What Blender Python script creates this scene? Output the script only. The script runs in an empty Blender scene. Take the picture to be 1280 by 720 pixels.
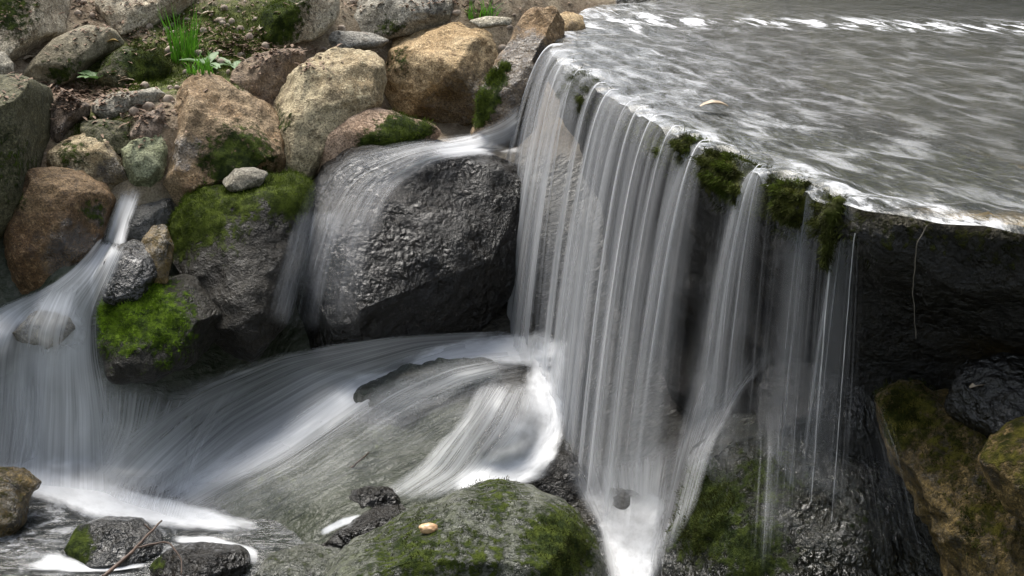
import bpy, bmesh, math, random
import numpy as np
from mathutils import Vector
from mathutils.bvhtree import BVHTree

# ------------------------------------------------------------------ camera, sky, sun
C = bpy.data.collections.new('place'); bpy.context.scene.collection.children.link(C)
scene = bpy.context.scene
CAM_Z, PITCH, F = 2.0, math.radians(18), 2030.0        # F in pixels of the 1280 wide photograph
cam_d = bpy.data.cameras.new('camera'); cam = bpy.data.objects.new('camera', cam_d); C.objects.link(cam)
cam.location = (0, 0, CAM_Z); cam.rotation_euler = (math.pi/2-PITCH, 0, 0)
cam_d.sensor_width = 36; cam_d.lens = F/1280*36; cam_d.clip_end = 500
scene.camera = cam
SUN_EL, SUN_AZ = math.radians(58), math.radians(-28)   # azimuth from +y towards +x
w = bpy.data.worlds.new('World'); scene.world = w; w.use_nodes = True
wn = w.node_tree; wn.nodes.clear()
sky = wn.nodes.new('ShaderNodeTexSky'); sky.sky_type = 'NISHITA'; sky.sun_disc = False
sky.sun_elevation = SUN_EL; sky.sun_rotation = SUN_AZ; sky.dust_density = 1.2; sky.air_density = 1.0
hs = wn.nodes.new('ShaderNodeHueSaturation'); hs.inputs['Saturation'].default_value = 0.45
bg = wn.nodes.new('ShaderNodeBackground'); bg.inputs['Strength'].default_value = 0.15
wo = wn.nodes.new('ShaderNodeOutputWorld')
wn.links.new(sky.outputs[0], hs.inputs['Color']); wn.links.new(hs.outputs[0], bg.inputs['Color']); wn.links.new(bg.outputs[0], wo.inputs[0])
sl = bpy.data.lights.new('sun', 'SUN'); sl.energy = 2.3; sl.angle = math.radians(40); sl.color = (1, .95, .86)
sun = bpy.data.objects.new('sun', sl); C.objects.link(sun)
sd = Vector((math.sin(SUN_AZ)*math.cos(SUN_EL), math.cos(SUN_AZ)*math.cos(SUN_EL), math.sin(SUN_EL)))
sun.rotation_euler = sd.to_track_quat('Z', 'Y').to_euler()
scene.view_settings.view_transform = 'Standard'; scene.view_settings.look = 'None'
scene.view_settings.exposure = 1.6; scene.view_settings.gamma = 1
scene.render.engine = 'CYCLES'
scene.cycles.use_denoising = True
scene.cycles.max_bounces = 8; scene.cycles.transparent_max_bounces = 24
scene.cycles.diffuse_bounces = 4; scene.cycles.glossy_bounces = 3
scene.cycles.sample_clamp_indirect = 4

# ------------------------------------------------------------------ numeric helpers
FWD = np.array([0, math.cos(PITCH), -math.sin(PITCH)]); UP = np.array([0, math.sin(PITCH), math.cos(PITCH)])
RT = np.array([1., 0, 0]); CAM = np.array([0, 0, CAM_Z])
def ray(px, py): return FWD + RT*((px-640)/F) + UP*((360-py)/F)
def at_z(px, py, z):
    d = ray(px, py); return CAM + d*((z-CAM_Z)/d[2])
def at_y(px, py, y):
    d = ray(px, py); return CAM + d*(y/d[1])
def at_d(px, py, d): return CAM + ray(px, py)*d
def project(P):
    q = P-CAM; d = q@FWD
    return 640+F*(q@RT)/d, 360-F*(q@UP)/d, d
rng0 = np.random.default_rng(7)
PERM = np.concatenate([rng0.permutation(256)]*3)
G = rng0.normal(size=(256, 3)); G /= np.linalg.norm(G, axis=1)[:, None]
def noise3(P):
    P = np.asarray(P, float); I = np.floor(P).astype(int); f = P-I; I &= 255
    u = f*f*f*(f*(f*6-15)+10); out = 0
    for dx in (0, 1):
        for dy in (0, 1):
            for dz in (0, 1):
                h = PERM[PERM[PERM[(I[:, 0]+dx) & 255]+((I[:, 1]+dy) & 255)]+((I[:, 2]+dz) & 255)]
                g = G[h]; d = f-np.array([dx, dy, dz])
                wt = (u[:, 0] if dx else 1-u[:, 0])*(u[:, 1] if dy else 1-u[:, 1])*(u[:, 2] if dz else 1-u[:, 2])
                out = out+wt*(g*d).sum(1)
    return out
def fbm(P, o=4, lac=2.1, gain=.5):
    a, s, t = 1., 0., 0.
    P = np.asarray(P, float)
    for k in range(o):
        s = s+a*noise3(P+k*17.3); P = P*lac; a *= gain
    return s
def ridged(P, o=3):
    a, s = 1., 0.
    P = np.asarray(P, float)
    for k in range(o):
        s = s+a*(1-np.abs(noise3(P+k*9.1))*2.2); P = P*2.1; a *= .5
    return s/1.75
def sst(a, b, x):
    t = np.clip((x-a)/(b-a), 0, 1); return t*t*(3-2*t)

# ------------------------------------------------------------------ object helpers
def mesh_obj(name, V, Fc, mat, parent=None, attrs=None, uv=None, smooth=True):
    me = bpy.data.meshes.new(name)
    V = np.asarray(V, np.float32)
    if isinstance(Fc, np.ndarray):
        n, k = Fc.shape
        me.vertices.add(len(V)); me.vertices.foreach_set('co', V.ravel())
        me.loops.add(n*k); me.loops.foreach_set('vertex_index', Fc.astype(np.int32).ravel())
        me.polygons.add(n); me.polygons.foreach_set('loop_start', np.arange(0, n*k, k, dtype=np.int32))
        me.update(calc_edges=True); me.validate()
    else:
        me.from_pydata(V.tolist(), [], Fc); me.update()
    if smooth: me.polygons.foreach_set('use_smooth', np.ones(len(me.polygons), bool))
    for k, a in (attrs or {}).items():
        at = me.attributes.new(k, 'FLOAT', 'POINT'); at.data.foreach_set('value', np.asarray(a, np.float32))
    if uv is not None:
        l = me.uv_layers.new(name='flow'); vi = np.zeros(len(me.loops), np.int32); me.loops.foreach_get('vertex_index', vi)
        l.data.foreach_set('uv', np.asarray(uv, np.float32)[vi].ravel())
    me.materials.append(mat)
    o = bpy.data.objects.new(name, me); C.objects.link(o)
    if parent:
        o.parent = parent; o.matrix_parent_inverse = parent.matrix_basis.inverted()
    return o
def tag(o, label=None, cat=None, group=None, kind=None):
    if label: o['label'] = label
    if cat: o['category'] = cat
    if group: o['group'] = group
    if kind: o['kind'] = kind
    return o
def empty(name, loc):
    o = bpy.data.objects.new(name, None); o.location = loc; o.empty_display_size = .05; C.objects.link(o); return o
def grid_faces(nu, nv):
    i = np.arange(nu*nv).reshape(nv, nu)
    return np.stack([i[:-1, :-1], i[:-1, 1:], i[1:, 1:], i[1:, :-1]], -1).reshape(-1, 4)

# ------------------------------------------------------------------ materials
class NT:
    def __init__(s, name):
        s.m = bpy.data.materials.new(name); s.m.use_nodes = True; s.t = s.m.node_tree; s.t.nodes.clear()
        s.out = s.n('ShaderNodeOutputMaterial')
    def n(s, ty, **kw):
        x = s.t.nodes.new(ty)
        for k, v in kw.items():
            if k[0] == '_': setattr(x, k[1:], v)
        return x
    def link(s, a, b): s.t.links.new(a, b)
    def put(s, sock, v):
        if isinstance(v, bpy.types.NodeSocket): s.link(v, sock)
        elif isinstance(v, tuple) and len(v) == 3 and sock.type == 'RGBA': sock.default_value = (*v, 1)
        else: sock.default_value = v
    def noise(s, vec, scale, detail=4, rough=.55, dist=0):
        x = s.n('ShaderNodeTexNoise'); s.put(x.inputs['Vector'], vec)
        x.inputs['Scale'].default_value = scale; x.inputs['Detail'].default_value = detail
        x.inputs['Roughness'].default_value = rough; x.inputs['Distortion'].default_value = dist
        return x.outputs[0]
    def mr(s, v, a, b, c=0., d=1.):
        x = s.n('ShaderNodeMapRange'); x.interpolation_type = 'SMOOTHSTEP'
        for i, q in enumerate((v, a, b, c, d)): s.put(x.inputs[i], q)
        return x.outputs[0]
    def mixc(s, f, a, b, mode='MIX'):
        x = s.n('ShaderNodeMix', _data_type='RGBA', _blend_type=mode)
        s.put(x.inputs[0], f); s.put(x.inputs[6], a); s.put(x.inputs[7], b); return x.outputs[2]
    def mixf(s, f, a, b):
        x = s.n('ShaderNodeMix', _data_type='FLOAT')
        s.put(x.inputs[0], f); s.put(x.inputs[2], a); s.put(x.inputs[3], b); return x.outputs[0]
    def math(s, op, a, b=0., clamp=False):
        x = s.n('ShaderNodeMath', _operation=op, _use_clamp=clamp); s.put(x.inputs[0], a); s.put(x.inputs[1], b); return x.outputs[0]
    def attr(s, name): 
        x = s.n('ShaderNodeAttribute', _attribute_name=name); return x.outputs['Fac']
    def bump(s, h, strength, dist, normal=None):
        x = s.n('ShaderNodeBump'); s.put(x.inputs['Height'], h); x.inputs['Strength'].default_value = strength
        x.inputs['Distance'].default_value = dist
        if normal is not None: s.link(normal, x.inputs['Normal'])
        return x.outputs[0]
    def mapping(s, vec, scale=(1, 1, 1), loc=(0, 0, 0)):
        x = s.n('ShaderNodeMapping'); s.put(x.inputs['Vector'], vec); x.inputs['Scale'].default_value = scale; x.inputs['Location'].default_value = loc
        return x.outputs[0]
    def done(s, sh): s.link(sh, s.out.inputs[0]); return s.m

_mat = {}
def rock_mat(key, a, b, c, moss=((.02, .032, .006), (.085, .115, .016)), grain=.35, wetdark=.38, rdry=.75, rwet=.2, fine=1., bd=.034, lump=.25, spw=.95):
    if key in _mat: return _mat[key]
    N = NT('rock_'+key)
    geo = N.n('ShaderNodeNewGeometry').outputs['Position']
    oi = N.n('ShaderNodeObjectInfo')
    off = N.n('ShaderNodeVectorMath', _operation='ADD'); N.link(geo, off.inputs[0])
    cv = N.n('ShaderNodeVectorMath', _operation='SCALE'); cv.inputs[0].default_value = (7, 13, 3); N.link(oi.outputs['Random'], cv.inputs['Scale']); N.link(cv.outputs[0], off.inputs[1])
    p = off.outputs[0]
    big = N.noise(p, 5, 5, .6, .4); mid = N.noise(p, 22, 6, .65); gr = N.noise(p, 160*fine, 3, .7); gr2 = N.noise(p, 60*fine, 4, .75)
    col = N.mixc(N.mr(big, .36, .62), a, b)
    col = N.mixc(N.mr(mid, .5, .7, 0, .85), col, c)
    lt = N.math('MULTIPLY', N.mr(gr2, .52, .66), .65)
    col = N.mixc(lt, col, tuple(min(1, q*1.85+.004) for q in a))
    col = N.mixc(N.math('MULTIPLY', N.mr(gr, .54, .40), grain*1.6), col, (.01, .009, .008), 'MIX')
    lich = N.math('MULTIPLY', N.mr(N.noise(p, 13, 6, .75), .56, .66), N.mr(gr2, .38, .6))
    col = N.mixc(N.math('MULTIPLY', lich, .55), col, tuple(min(1, q*1.75+.004) for q in a))
    blot = N.mr(N.noise(p, 9, 6, .7, .8), .53, .63)
    col = N.mixc(N.math('MULTIPLY', blot, .55), col, tuple(q*.55 for q in c))
    sat = N.n('ShaderNodeHueSaturation'); N.link(col, sat.inputs['Color']); sat.inputs['Saturation'].default_value = 1.10; col = sat.outputs[0]
    # wet
    wet = N.mr(N.math('ADD', N.attr('wet'), N.math('MULTIPLY', N.math('SUBTRACT', mid, .5), .9)), .3, .6)
    hsv = N.n('ShaderNodeHueSaturation'); N.link(col, hsv.inputs['Color']); hsv.inputs['Saturation'].default_value = 1.15; hsv.inputs['Value'].default_value = wetdark
    col = N.mixc(wet, col, hsv.outputs[0])
    if key == 'ledge': col = N.mixc(N.attr('sediment'), col, N.mixc(N.mr(mid, .4, .62), (.42, .28, .06), (.2, .14, .035)))
    # moss
    ms = N.mr(N.math('ADD', N.attr('moss'), N.math('MULTIPLY', N.math('SUBTRACT', N.noise(p, 38, 5, .7), .5), 1.3)), .34, .56)
    mcol = N.mixc(N.mr(N.noise(p, 26, 5, .7), .38, .66), moss[0], moss[1])
    col = N.mixc(ms, col, mcol)
    rough = N.mixf(wet, rdry, N.math('ADD', rwet*.8, N.math('MULTIPLY', mid, .1))); rough = N.mixf(ms, rough, .85)
    h = N.math('ADD', N.math('MULTIPLY', mid, .6), N.math('MULTIPLY', gr2, .3))
    h = N.math('ADD', h, N.math('MULTIPLY', gr, .16))
    h = N.math('ADD', h, N.math('MULTIPLY', N.math('MULTIPLY', ms, N.noise(p, 130, 4, .8)), .7))
    vo = N.n('ShaderNodeTexVoronoi', _feature='SMOOTH_F1'); vw = N.n('ShaderNodeVectorMath', _operation='ADD')
    nz = N.n('ShaderNodeTexNoise'); N.link(p, nz.inputs['Vector']); nz.inputs['Scale'].default_value = 30; nz.inputs['Detail'].default_value = 3
    vs = N.n('ShaderNodeVectorMath', _operation='SCALE'); N.link(nz.outputs['Color'], vs.inputs[0]); vs.inputs['Scale'].default_value = .05
    N.link(p, vw.inputs[0]); N.link(vs.outputs[0], vw.inputs[1]); N.link(N.mapping(vw.outputs[0], (1, 1, .62)), vo.inputs['Vector']); vo.inputs['Scale'].default_value = 48
    h = N.math('ADD', h, N.math('MULTIPLY', N.math('MULTIPLY', vo.outputs['Distance'], N.math('MULTIPLY', wet, N.mr(N.noise(p, 8, 4, .6), .40, .62, .15, 1.0))), -lump))
    nb = N.bump(h, 1., bd)
    bs = N.n('ShaderNodeBsdfPrincipled'); N.link(col, bs.inputs['Base Color']); N.link(rough, bs.inputs['Roughness']); N.link(nb, bs.inputs['Normal'])
    bs.inputs['IOR'].default_value = 1.45
    N.put(bs.inputs['Specular IOR Level'], N.mixf(ms, N.mixf(wet, .3, spw), .12))
    _mat[key] = N.done(bs.outputs[0]); return _mat[key]
TAN = lambda: rock_mat('tan', (.47, .40, .27), (.33, .255, .155), (.13, .095, .055))
OCHRE = lambda: rock_mat('ochre', (.52, .40, .25), (.38, .265, .145), (.17, .105, .05))
BROWN = lambda: rock_mat('brown', (.19, .13, .075), (.115, .068, .035), (.055, .035, .02))
GREY = lambda: rock_mat('grey', (.36, .335, .28), (.26, .235, .185), (.12, .105, .08))
PALE = lambda: rock_mat('pale', (.50, .45, .35), (.38, .32, .235), (.18, .14, .095))
PINK = lambda: rock_mat('pink', (.48, .36, .27), (.35, .24, .165), (.19, .125, .08))
GREEN = lambda: rock_mat('greenish', (.28, .29, .19), (.19, .20, .11), (.11, .12, .06))
SHADE = lambda: rock_mat('shade', (.12, .11, .065), (.08, .075, .04), (.045, .045, .02))
WET = lambda: rock_mat('wet', (.026, .022, .017), (.014, .011, .008), (.006, .005, .004), wetdark=.5, rwet=.07, fine=.6, bd=.04, lump=.6, spw=.48)
WETG = lambda: rock_mat('wetgrey', (.13, .127, .118), (.09, .086, .075), (.05, .046, .036), wetdark=.5, rwet=.16)
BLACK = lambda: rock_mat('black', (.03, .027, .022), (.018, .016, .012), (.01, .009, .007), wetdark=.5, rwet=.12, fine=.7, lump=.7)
VIVID = lambda: rock_mat('vivid', (.06, .055, .042), (.035, .03, .021), (.018, .016, .011), moss=((.025, .045, .005), (.13, .21, .012)), wetdark=.42, rwet=.3, lump=.25, spw=.3)
UMBER = lambda: rock_mat('umber', (.22, .155, .07), (.11, .078, .03), (.03, .022, .01), moss=((.03, .034, .006), (.16, .14, .025)), wetdark=.5)

def simple(name, col, rough=.7, col2=None, scale=40, trans=0., spec=.4):
    N = NT(name); geo = N.n('ShaderNodeNewGeometry').outputs['Position']
    c = N.mixc(N.mr(N.noise(geo, scale, 3), .35, .65), col, col2 or tuple(q*.6 for q in col))
    bs = N.n('ShaderNodeBsdfPrincipled'); N.link(c, bs.inputs['Base Color']); bs.inputs['Roughness'].default_value = rough
    bs.inputs['Specular IOR Level'].default_value = spec
    if trans:
        tr = N.n('ShaderNodeBsdfTranslucent'); N.link(c, tr.inputs[0]); mx = N.n('ShaderNodeMixShader'); mx.inputs[0].default_value = trans
        N.link(bs.outputs[0], mx.inputs[1]); N.link(tr.outputs[0], mx.inputs[2]); return N.done(mx.outputs[0])
    return N.done(bs.outputs[0])
M_MOSS = simple('moss_green', (.075, .105, .014), .9, (.03, .045, .006), 30, .3, .1)
M_MOSSV = simple('moss_bright', (.13, .22, .014), .9, (.04, .075, .006), 25, .3, .1)
M_MOSSD = simple('moss_dark', (.05, .06, .012), .9, (.022, .024, .006), 30, .2, .1)
M_GRASS = simple('grass_blade', (.10, .26, .02), .5, (.05, .15, .01), 20, .35)
M_WEED = simple('weed_leaf', (.11, .20, .06), .55, (.06, .12, .03), 60, .25)
M_DRY = simple('dry_leaf', (.50, .42, .32), .7, (.35, .27, .18), 50, .2)
M_TWIG = simple('twig_bark', (.10, .06, .04), .6, (.05, .03, .02), 60)
M_LITTER = simple('litter_brown', (.20, .13, .085), .8, (.10, .055, .03), 30)
M_PEB = simple('pebble_tan', (.55, .36, .20), .35, (.42, .25, .13), 30)
M_FOREST = simple('woodland_leaf', (.05, .075, .02), .7, (.025, .04, .01), .6, .3, .2)

def white_water(name, su, sv, lo, hi, gain=1.35, soft=1.0, tint=(.80, .81, .84), erode=False, base=.0, bs=.25, mixw=(.42, .18, .40)):
    """aerated water: white scattering threads with clear gaps, thickness from the dens attribute"""
    N = NT(name); uv = N.n('ShaderNodeUVMap', _uv_map='flow').outputs[0]
    wob = N.n('ShaderNodeTexNoise'); N.put(wob.inputs['Vector'], N.mapping(uv, (6, 2.5, 1))); wob.inputs['Scale'].default_value = 1; wob.inputs['Detail'].default_value = 2
    a = N.noise(N.mapping(uv, (su, sv, 1)), 1, 5, .62)
    b = N.noise(N.mapping(uv, (su*3.3, sv*1.5, 1), (3, 7, 0)), 1, 3, .6)
    c = N.noise(N.mapping(uv, (su*.28, sv*.6, 1), (9, 1, 0)), 1, 3, .5)
    st = N.math('ADD', N.math('MULTIPLY', a, mixw[0]), N.math('ADD', N.math('MULTIPLY', b, mixw[1]), N.math('MULTIPLY', c, mixw[2])))
    d = N.attr('dens')
    if erode:
        al = N.mr(N.math('ADD', d, N.math('MULTIPLY', N.math('SUBTRACT', st, .5), 1.3)), lo, hi, 0, .97)
        al = N.math('MULTIPLY', al, N.mr(d, 0, .4))
    else:
        st = N.mr(st, lo, hi, 0, gain)
        al = N.math('MULTIPLY', d, N.mixf(N.math('MAXIMUM', N.math('POWER', d, 2), base), st, soft), True)
    geo = N.n('ShaderNodeNewGeometry').outputs['Position']
    col = N.mixc(N.math('MULTIPLY', N.mr(a, .35, .65), 1.0), tuple(q*.86 for q in tint), tint)
    h = N.math('ADD', N.math('MULTIPLY', a, .7), N.math('MULTIPLY', b, .3))
    nb = N.bump(h, bs, .012)
    df = N.n('ShaderNodeBsdfDiffuse'); N.link(col, df.inputs[0]); N.link(nb, df.inputs['Normal'])
    tl = N.n('ShaderNodeBsdfTranslucent'); N.link(col, tl.inputs[0])
    m1 = N.n('ShaderNodeMixShader'); m1.inputs[0].default_value = .42; N.link(df.outputs[0], m1.inputs[1]); N.link(tl.outputs[0], m1.inputs[2])
    gl = N.n('ShaderNodeBsdfGlossy'); gl.inputs['Roughness'].default_value = .38; gl.inputs[0].default_value = (.9, .92, .95, 1); N.link(nb, gl.inputs['Normal'])
    m2 = N.n('ShaderNodeMixShader'); m2.inputs[0].default_value = .05; N.link(m1.outputs[0], m2.inputs[1]); N.link(gl.outputs[0], m2.inputs[2])
    tp = N.n('ShaderNodeBsdfTransparent'); m3 = N.n('ShaderNodeMixShader')
    N.link(al, m3.inputs[0]); N.link(tp.outputs[0], m3.inputs[1]); N.link(m2.outputs[0], m3.inputs[2])
    return N.done(m3.outputs[0])
M_FALL = white_water('falling_water', 26, .55, .36, .64, 1.25, 1., (.84, .85, .87), base=.34, mixw=(.28, .24, .48))
M_FLOW = white_water('rushing_water', 40, 1.0, .34, .66, 1.25, 1., (.84, .85, .87), base=.2, mixw=(.34, .40, .26))
M_SPRAY = white_water('spray_threads', 62, .8, .47, .72, 1.5, 1., (.84, .85, .87), base=.0, mixw=(.4, .3, .3))
M_FOAM = white_water('foam_water', 24, 15, .08, 1.0, 1.3, 1.15, (.88, .89, .91), True)

def pool_mat(name, deep, rough, scale, foam_s=(14, 5), tint=(.75, .72, .6), mixd=.35):
    N = NT(name); uv = N.n('ShaderNodeUVMap', _uv_map='flow').outputs[0]
    geo = N.n('ShaderNodeNewGeometry').outputs['Position']
    b1 = N.noise(N.mapping(uv, (scale, scale*2.3, 1)), 1, 4, .6, .6)
    b2 = N.noise(N.mapping(uv, (scale*3.1, scale*6, 1)), 1, 3, .6, .3)
    nb = N.bump(N.math('ADD', N.math('MULTIPLY', b1, .75), N.math('MULTIPLY', b2, .25)), .55, .022)
    gl = N.n('ShaderNodeBsdfGlossy'); gl.inputs['Roughness'].default_value = rough; N.link(nb, gl.inputs['Normal'])
    fr = N.n('ShaderNodeFresnel'); fr.inputs['IOR'].default_value = 1.34; N.link(nb, fr.inputs['Normal'])
    tp = N.n('ShaderNodeBsdfTransparent'); tp.inputs[0].default_value = (*tint, 1)
    df = N.n('ShaderNodeBsdfDiffuse'); df.inputs[0].default_value = (*deep, 1)
    m0 = N.n('ShaderNodeMixShader'); m0.inputs[0].default_value = mixd; N.link(tp.outputs[0], m0.inputs[1]); N.link(df.outputs[0], m0.inputs[2])
    m1 = N.n('ShaderNodeMixShader'); N.link(fr.outputs[0], m1.inputs[0]); N.link(m0.outputs[0], m1.inputs[1]); N.link(gl.outputs[0], m1.inputs[2])
    f1 = N.noise(N.mapping(uv, (foam_s[0], foam_s[1], 1), (2, 5, 0)), 1, 5, .68, .5)
    fa = N.math('MULTIPLY', N.attr('foam'), N.mr(f1, .46, .68, 0, 1.2), True)  # on the upper stream this mask also carries painted sky glints
    wd = N.n('ShaderNodeBsdfDiffuse'); wd.inputs[0].default_value = (.84, .85, .87, 1)
    m2 = N.n('ShaderNodeMixShader'); N.link(fa, m2.inputs[0]); N.link(m1.outputs[0], m2.inputs[1]); N.link(wd.outputs[0], m2.inputs[2])
    return N.done(m2.outputs[0])
M_POOL = pool_mat('stream_surface', (.04, .048, .045), .27, 7, (4.5, 14), mixd=.22)
M_POOL2 = pool_mat('lower_pool_surface', (.05, .055, .055), .12, 14, (12, 14), (.6, .62, .6))

# ------------------------------------------------------------------ terrain
TP = [  # px, py, height of the ground there
 (0,700,-.40),(100,620,-.36),(200,690,-.40),(300,715,-.40),(-200,700,-.4),(640,900,-.5),(300,900,-.5),(1000,900,-.5),
 (50,575,-.25),(150,592,-.26),(60,400,.24),(150,420,.15),(20,360,.30),(60,480,.02),(-100,480,.1),(-100,400,.3),
 (120,320,.38),(150,290,.45),(190,235,.58),(200,480,-.03),(210,602,-.27),(300,645,-.275),(400,660,-.25),(480,690,-.27),
 (300,420,.06),(400,420,.08),(500,410,.08),(620,430,.03),(400,520,-.10),(600,500,-.04),(560,600,-.20),(690,560,-.13),(690,450,.0),
 (760,640,-.26),(800,700,-.32),(900,560,-.1),(1000,640,-.25),(1200,640,-.2),(300,330,.3),(450,300,.35),(580,300,.3),(640,260,.35),
 (300,250,.52),(400,200,.60),(500,150,.58),(560,170,.58),(600,185,.5),(100,200,.66),(100,110,.82),(300,100,.85),(200,50,.95),(400,20,1.0),(600,20,.98),
 (0,0,1.1),(300,-60,1.2),(600,-60,1.1),(-200,0,1.1),(-200,200,.75),(0,-100,1.3)]
_P = np.array([at_z(*t) for t in TP])
def _phi(r): return r*r*np.log(r+1e-6)
_n = len(_P); _A = np.zeros((_n+3, _n+3))
_r = np.linalg.norm(_P[:, None, :2]-_P[None, :, :2], axis=2); _A[:_n, :_n] = _phi(_r)+np.eye(_n)*.004
_A[:_n, _n] = 1; _A[:_n, _n+1:] = _P[:, :2]; _A[_n, :_n] = 1; _A[_n+1:, :_n] = _P[:, :2].T
_w = np.linalg.solve(_A, np.concatenate([_P[:, 2], np.zeros(3)]))
LIP_PX = [(735,-14),(742,4),(722,22),(692,58),(712,82),(742,103),(800,136),(850,165),(900,190),(950,212),(1000,230),(1050,246),(1100,258),(1180,268),(1290,284)]
LIP = np.array([[.50, 9.0], [.46, 8.0]]+[list(at_z(a, b, 1.0)[:2]) for a, b in LIP_PX]+[[1.9, 3.36], [2.8, 3.2], [4.5, 3.1], [7, 3.1]])
def resample(P, n=None, step=None):
    P = np.asarray(P, float); s = np.concatenate([[0], np.cumsum(np.linalg.norm(np.diff(P, axis=0), axis=1))])
    if n is None: n = max(2, int(s[-1]/step)+1)
    t = np.linspace(0, s[-1], n)
    return np.stack([np.interp(t, s, P[:, k]) for k in range(P.shape[1])], 1), t
LIPR, LIPS = resample(LIP, step=.008)
def _smooth(A, k, axis=0):
    if k < 1: return A
    pad = [(0, 0)]*A.ndim; pad[axis] = (k, k); B = np.pad(A, pad, mode='edge'); ker = np.hanning(2*k+3)[1:-1]; ker /= ker.sum()
    return np.apply_along_axis(lambda v: np.convolve(v, ker, 'valid'), axis, B)
LIPR = _smooth(LIPR, 9)
_tan = np.gradient(LIPR, axis=0); _tan /= np.linalg.norm(_tan, axis=1)[:, None]
LIPN = _smooth(np.stack([_tan[:, 1], -_tan[:, 0]], 1), 22); LIPN /= np.linalg.norm(LIPN, axis=1)[:, None]   # outward, towards the drop
def lip_side(x, y):
    """signed distance to the lip, positive upstream"""
    Q = np.stack([x, y], 1); L = LIPR[::6]; Nn = LIPN[::6]; out = np.zeros(len(Q))
    for i in range(0, len(Q), 20000):
        q = Q[i:i+20000]; d = np.linalg.norm(q[:, None]-L[None], axis=2); j = d.argmin(1)
        out[i:i+20000] = -((q-L[j])*Nn[j]).sum(1)
    return out
def tps(x, y):
    out = np.zeros(len(x))
    for i in range(0, len(x), 20000):
        q = np.stack([x[i:i+20000], y[i:i+20000]], 1); r = np.linalg.norm(q[:, None]-_P[None, :, :2], axis=2)
        out[i:i+20000] = _phi(r)@_w[:_n]+_w[_n]+q@_w[_n+1:]
    return out
def terrain_z(x, y, detail=True):
    x = np.atleast_1d(np.asarray(x, float)); y = np.atleast_1d(np.asarray(y, float))
    xc = np.clip(x, -2.4, 2.4); yc = np.clip(y, 3.6, 7.6)
    z = tps(xc, yc); far = np.hypot(x-xc, y-yc)
    z = np.clip(z, -.55, 1.5)
    z = z+far*.05*sst(.2, 3, far)
    if detail:
        Pn = np.stack([x, y, z*0], 1)
        z = z+.035*fbm(Pn*4.5, 4)+.012*ridged(Pn*13)
    s = lip_side(x, y)
    k = sst(.80, .95, s)
    bed = .89+.02*fbm(np.stack([x, y, x*0], 1)*3, 3)
    bank = sst(8.3, 10.5, y+.25*np.sin(x*1.7))*1.0+far*.02
    edge = sst(.6, .25, s)*sst(3.9, 3.2, y)*.06*(x > 1.0)
    return z*(1-k)+(bed+bank+edge)*k
def warp(n, lo, hi, far_lo, far_hi, m):
    a = np.linspace(lo, hi, n); 
    l = lo-(np.geomspace(.05, lo-far_lo, m))[::-1]; r = hi+np.geomspace(.05, far_hi-hi, m)
    return np.concatenate([l, a, r])
gx = warp(300, -2.0, 1.9, -150, 150, 26); gy = warp(330, 3.2, 7.6, -150, 150, 26)
X, Y = np.meshgrid(gx, gy); tz = terrain_z(X.ravel(), Y.ravel())
TV = np.stack([X.ravel(), Y.ravel(), tz], 1)
ppx, ppy, pd = project(TV)
vis = (pd > 1)
ts = lip_side(X.ravel(), Y.ravel())
dry = sst(.42, .62, tz)*(ts < .1)+0*tz
mossb = np.zeros(len(TV))
for bx, by, r, s in [(270,55,70,1.15),(180,85,50,1.1),(420,90,40,.5),(90,150,40,.5),(335,20,40,.8),(125,90,30,.7),(130,160,40,.8),(225,60,40,.6),(600,15,30,.5),(470,540,90,.35),(330,600,120,.35),(450,620,80,.3)]:
    r *= 1.35; mossb = np.maximum(mossb, s*np.exp(-((ppx-bx)**2+(1.6*(ppy-by))**2)/r**2)*vis)
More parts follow.
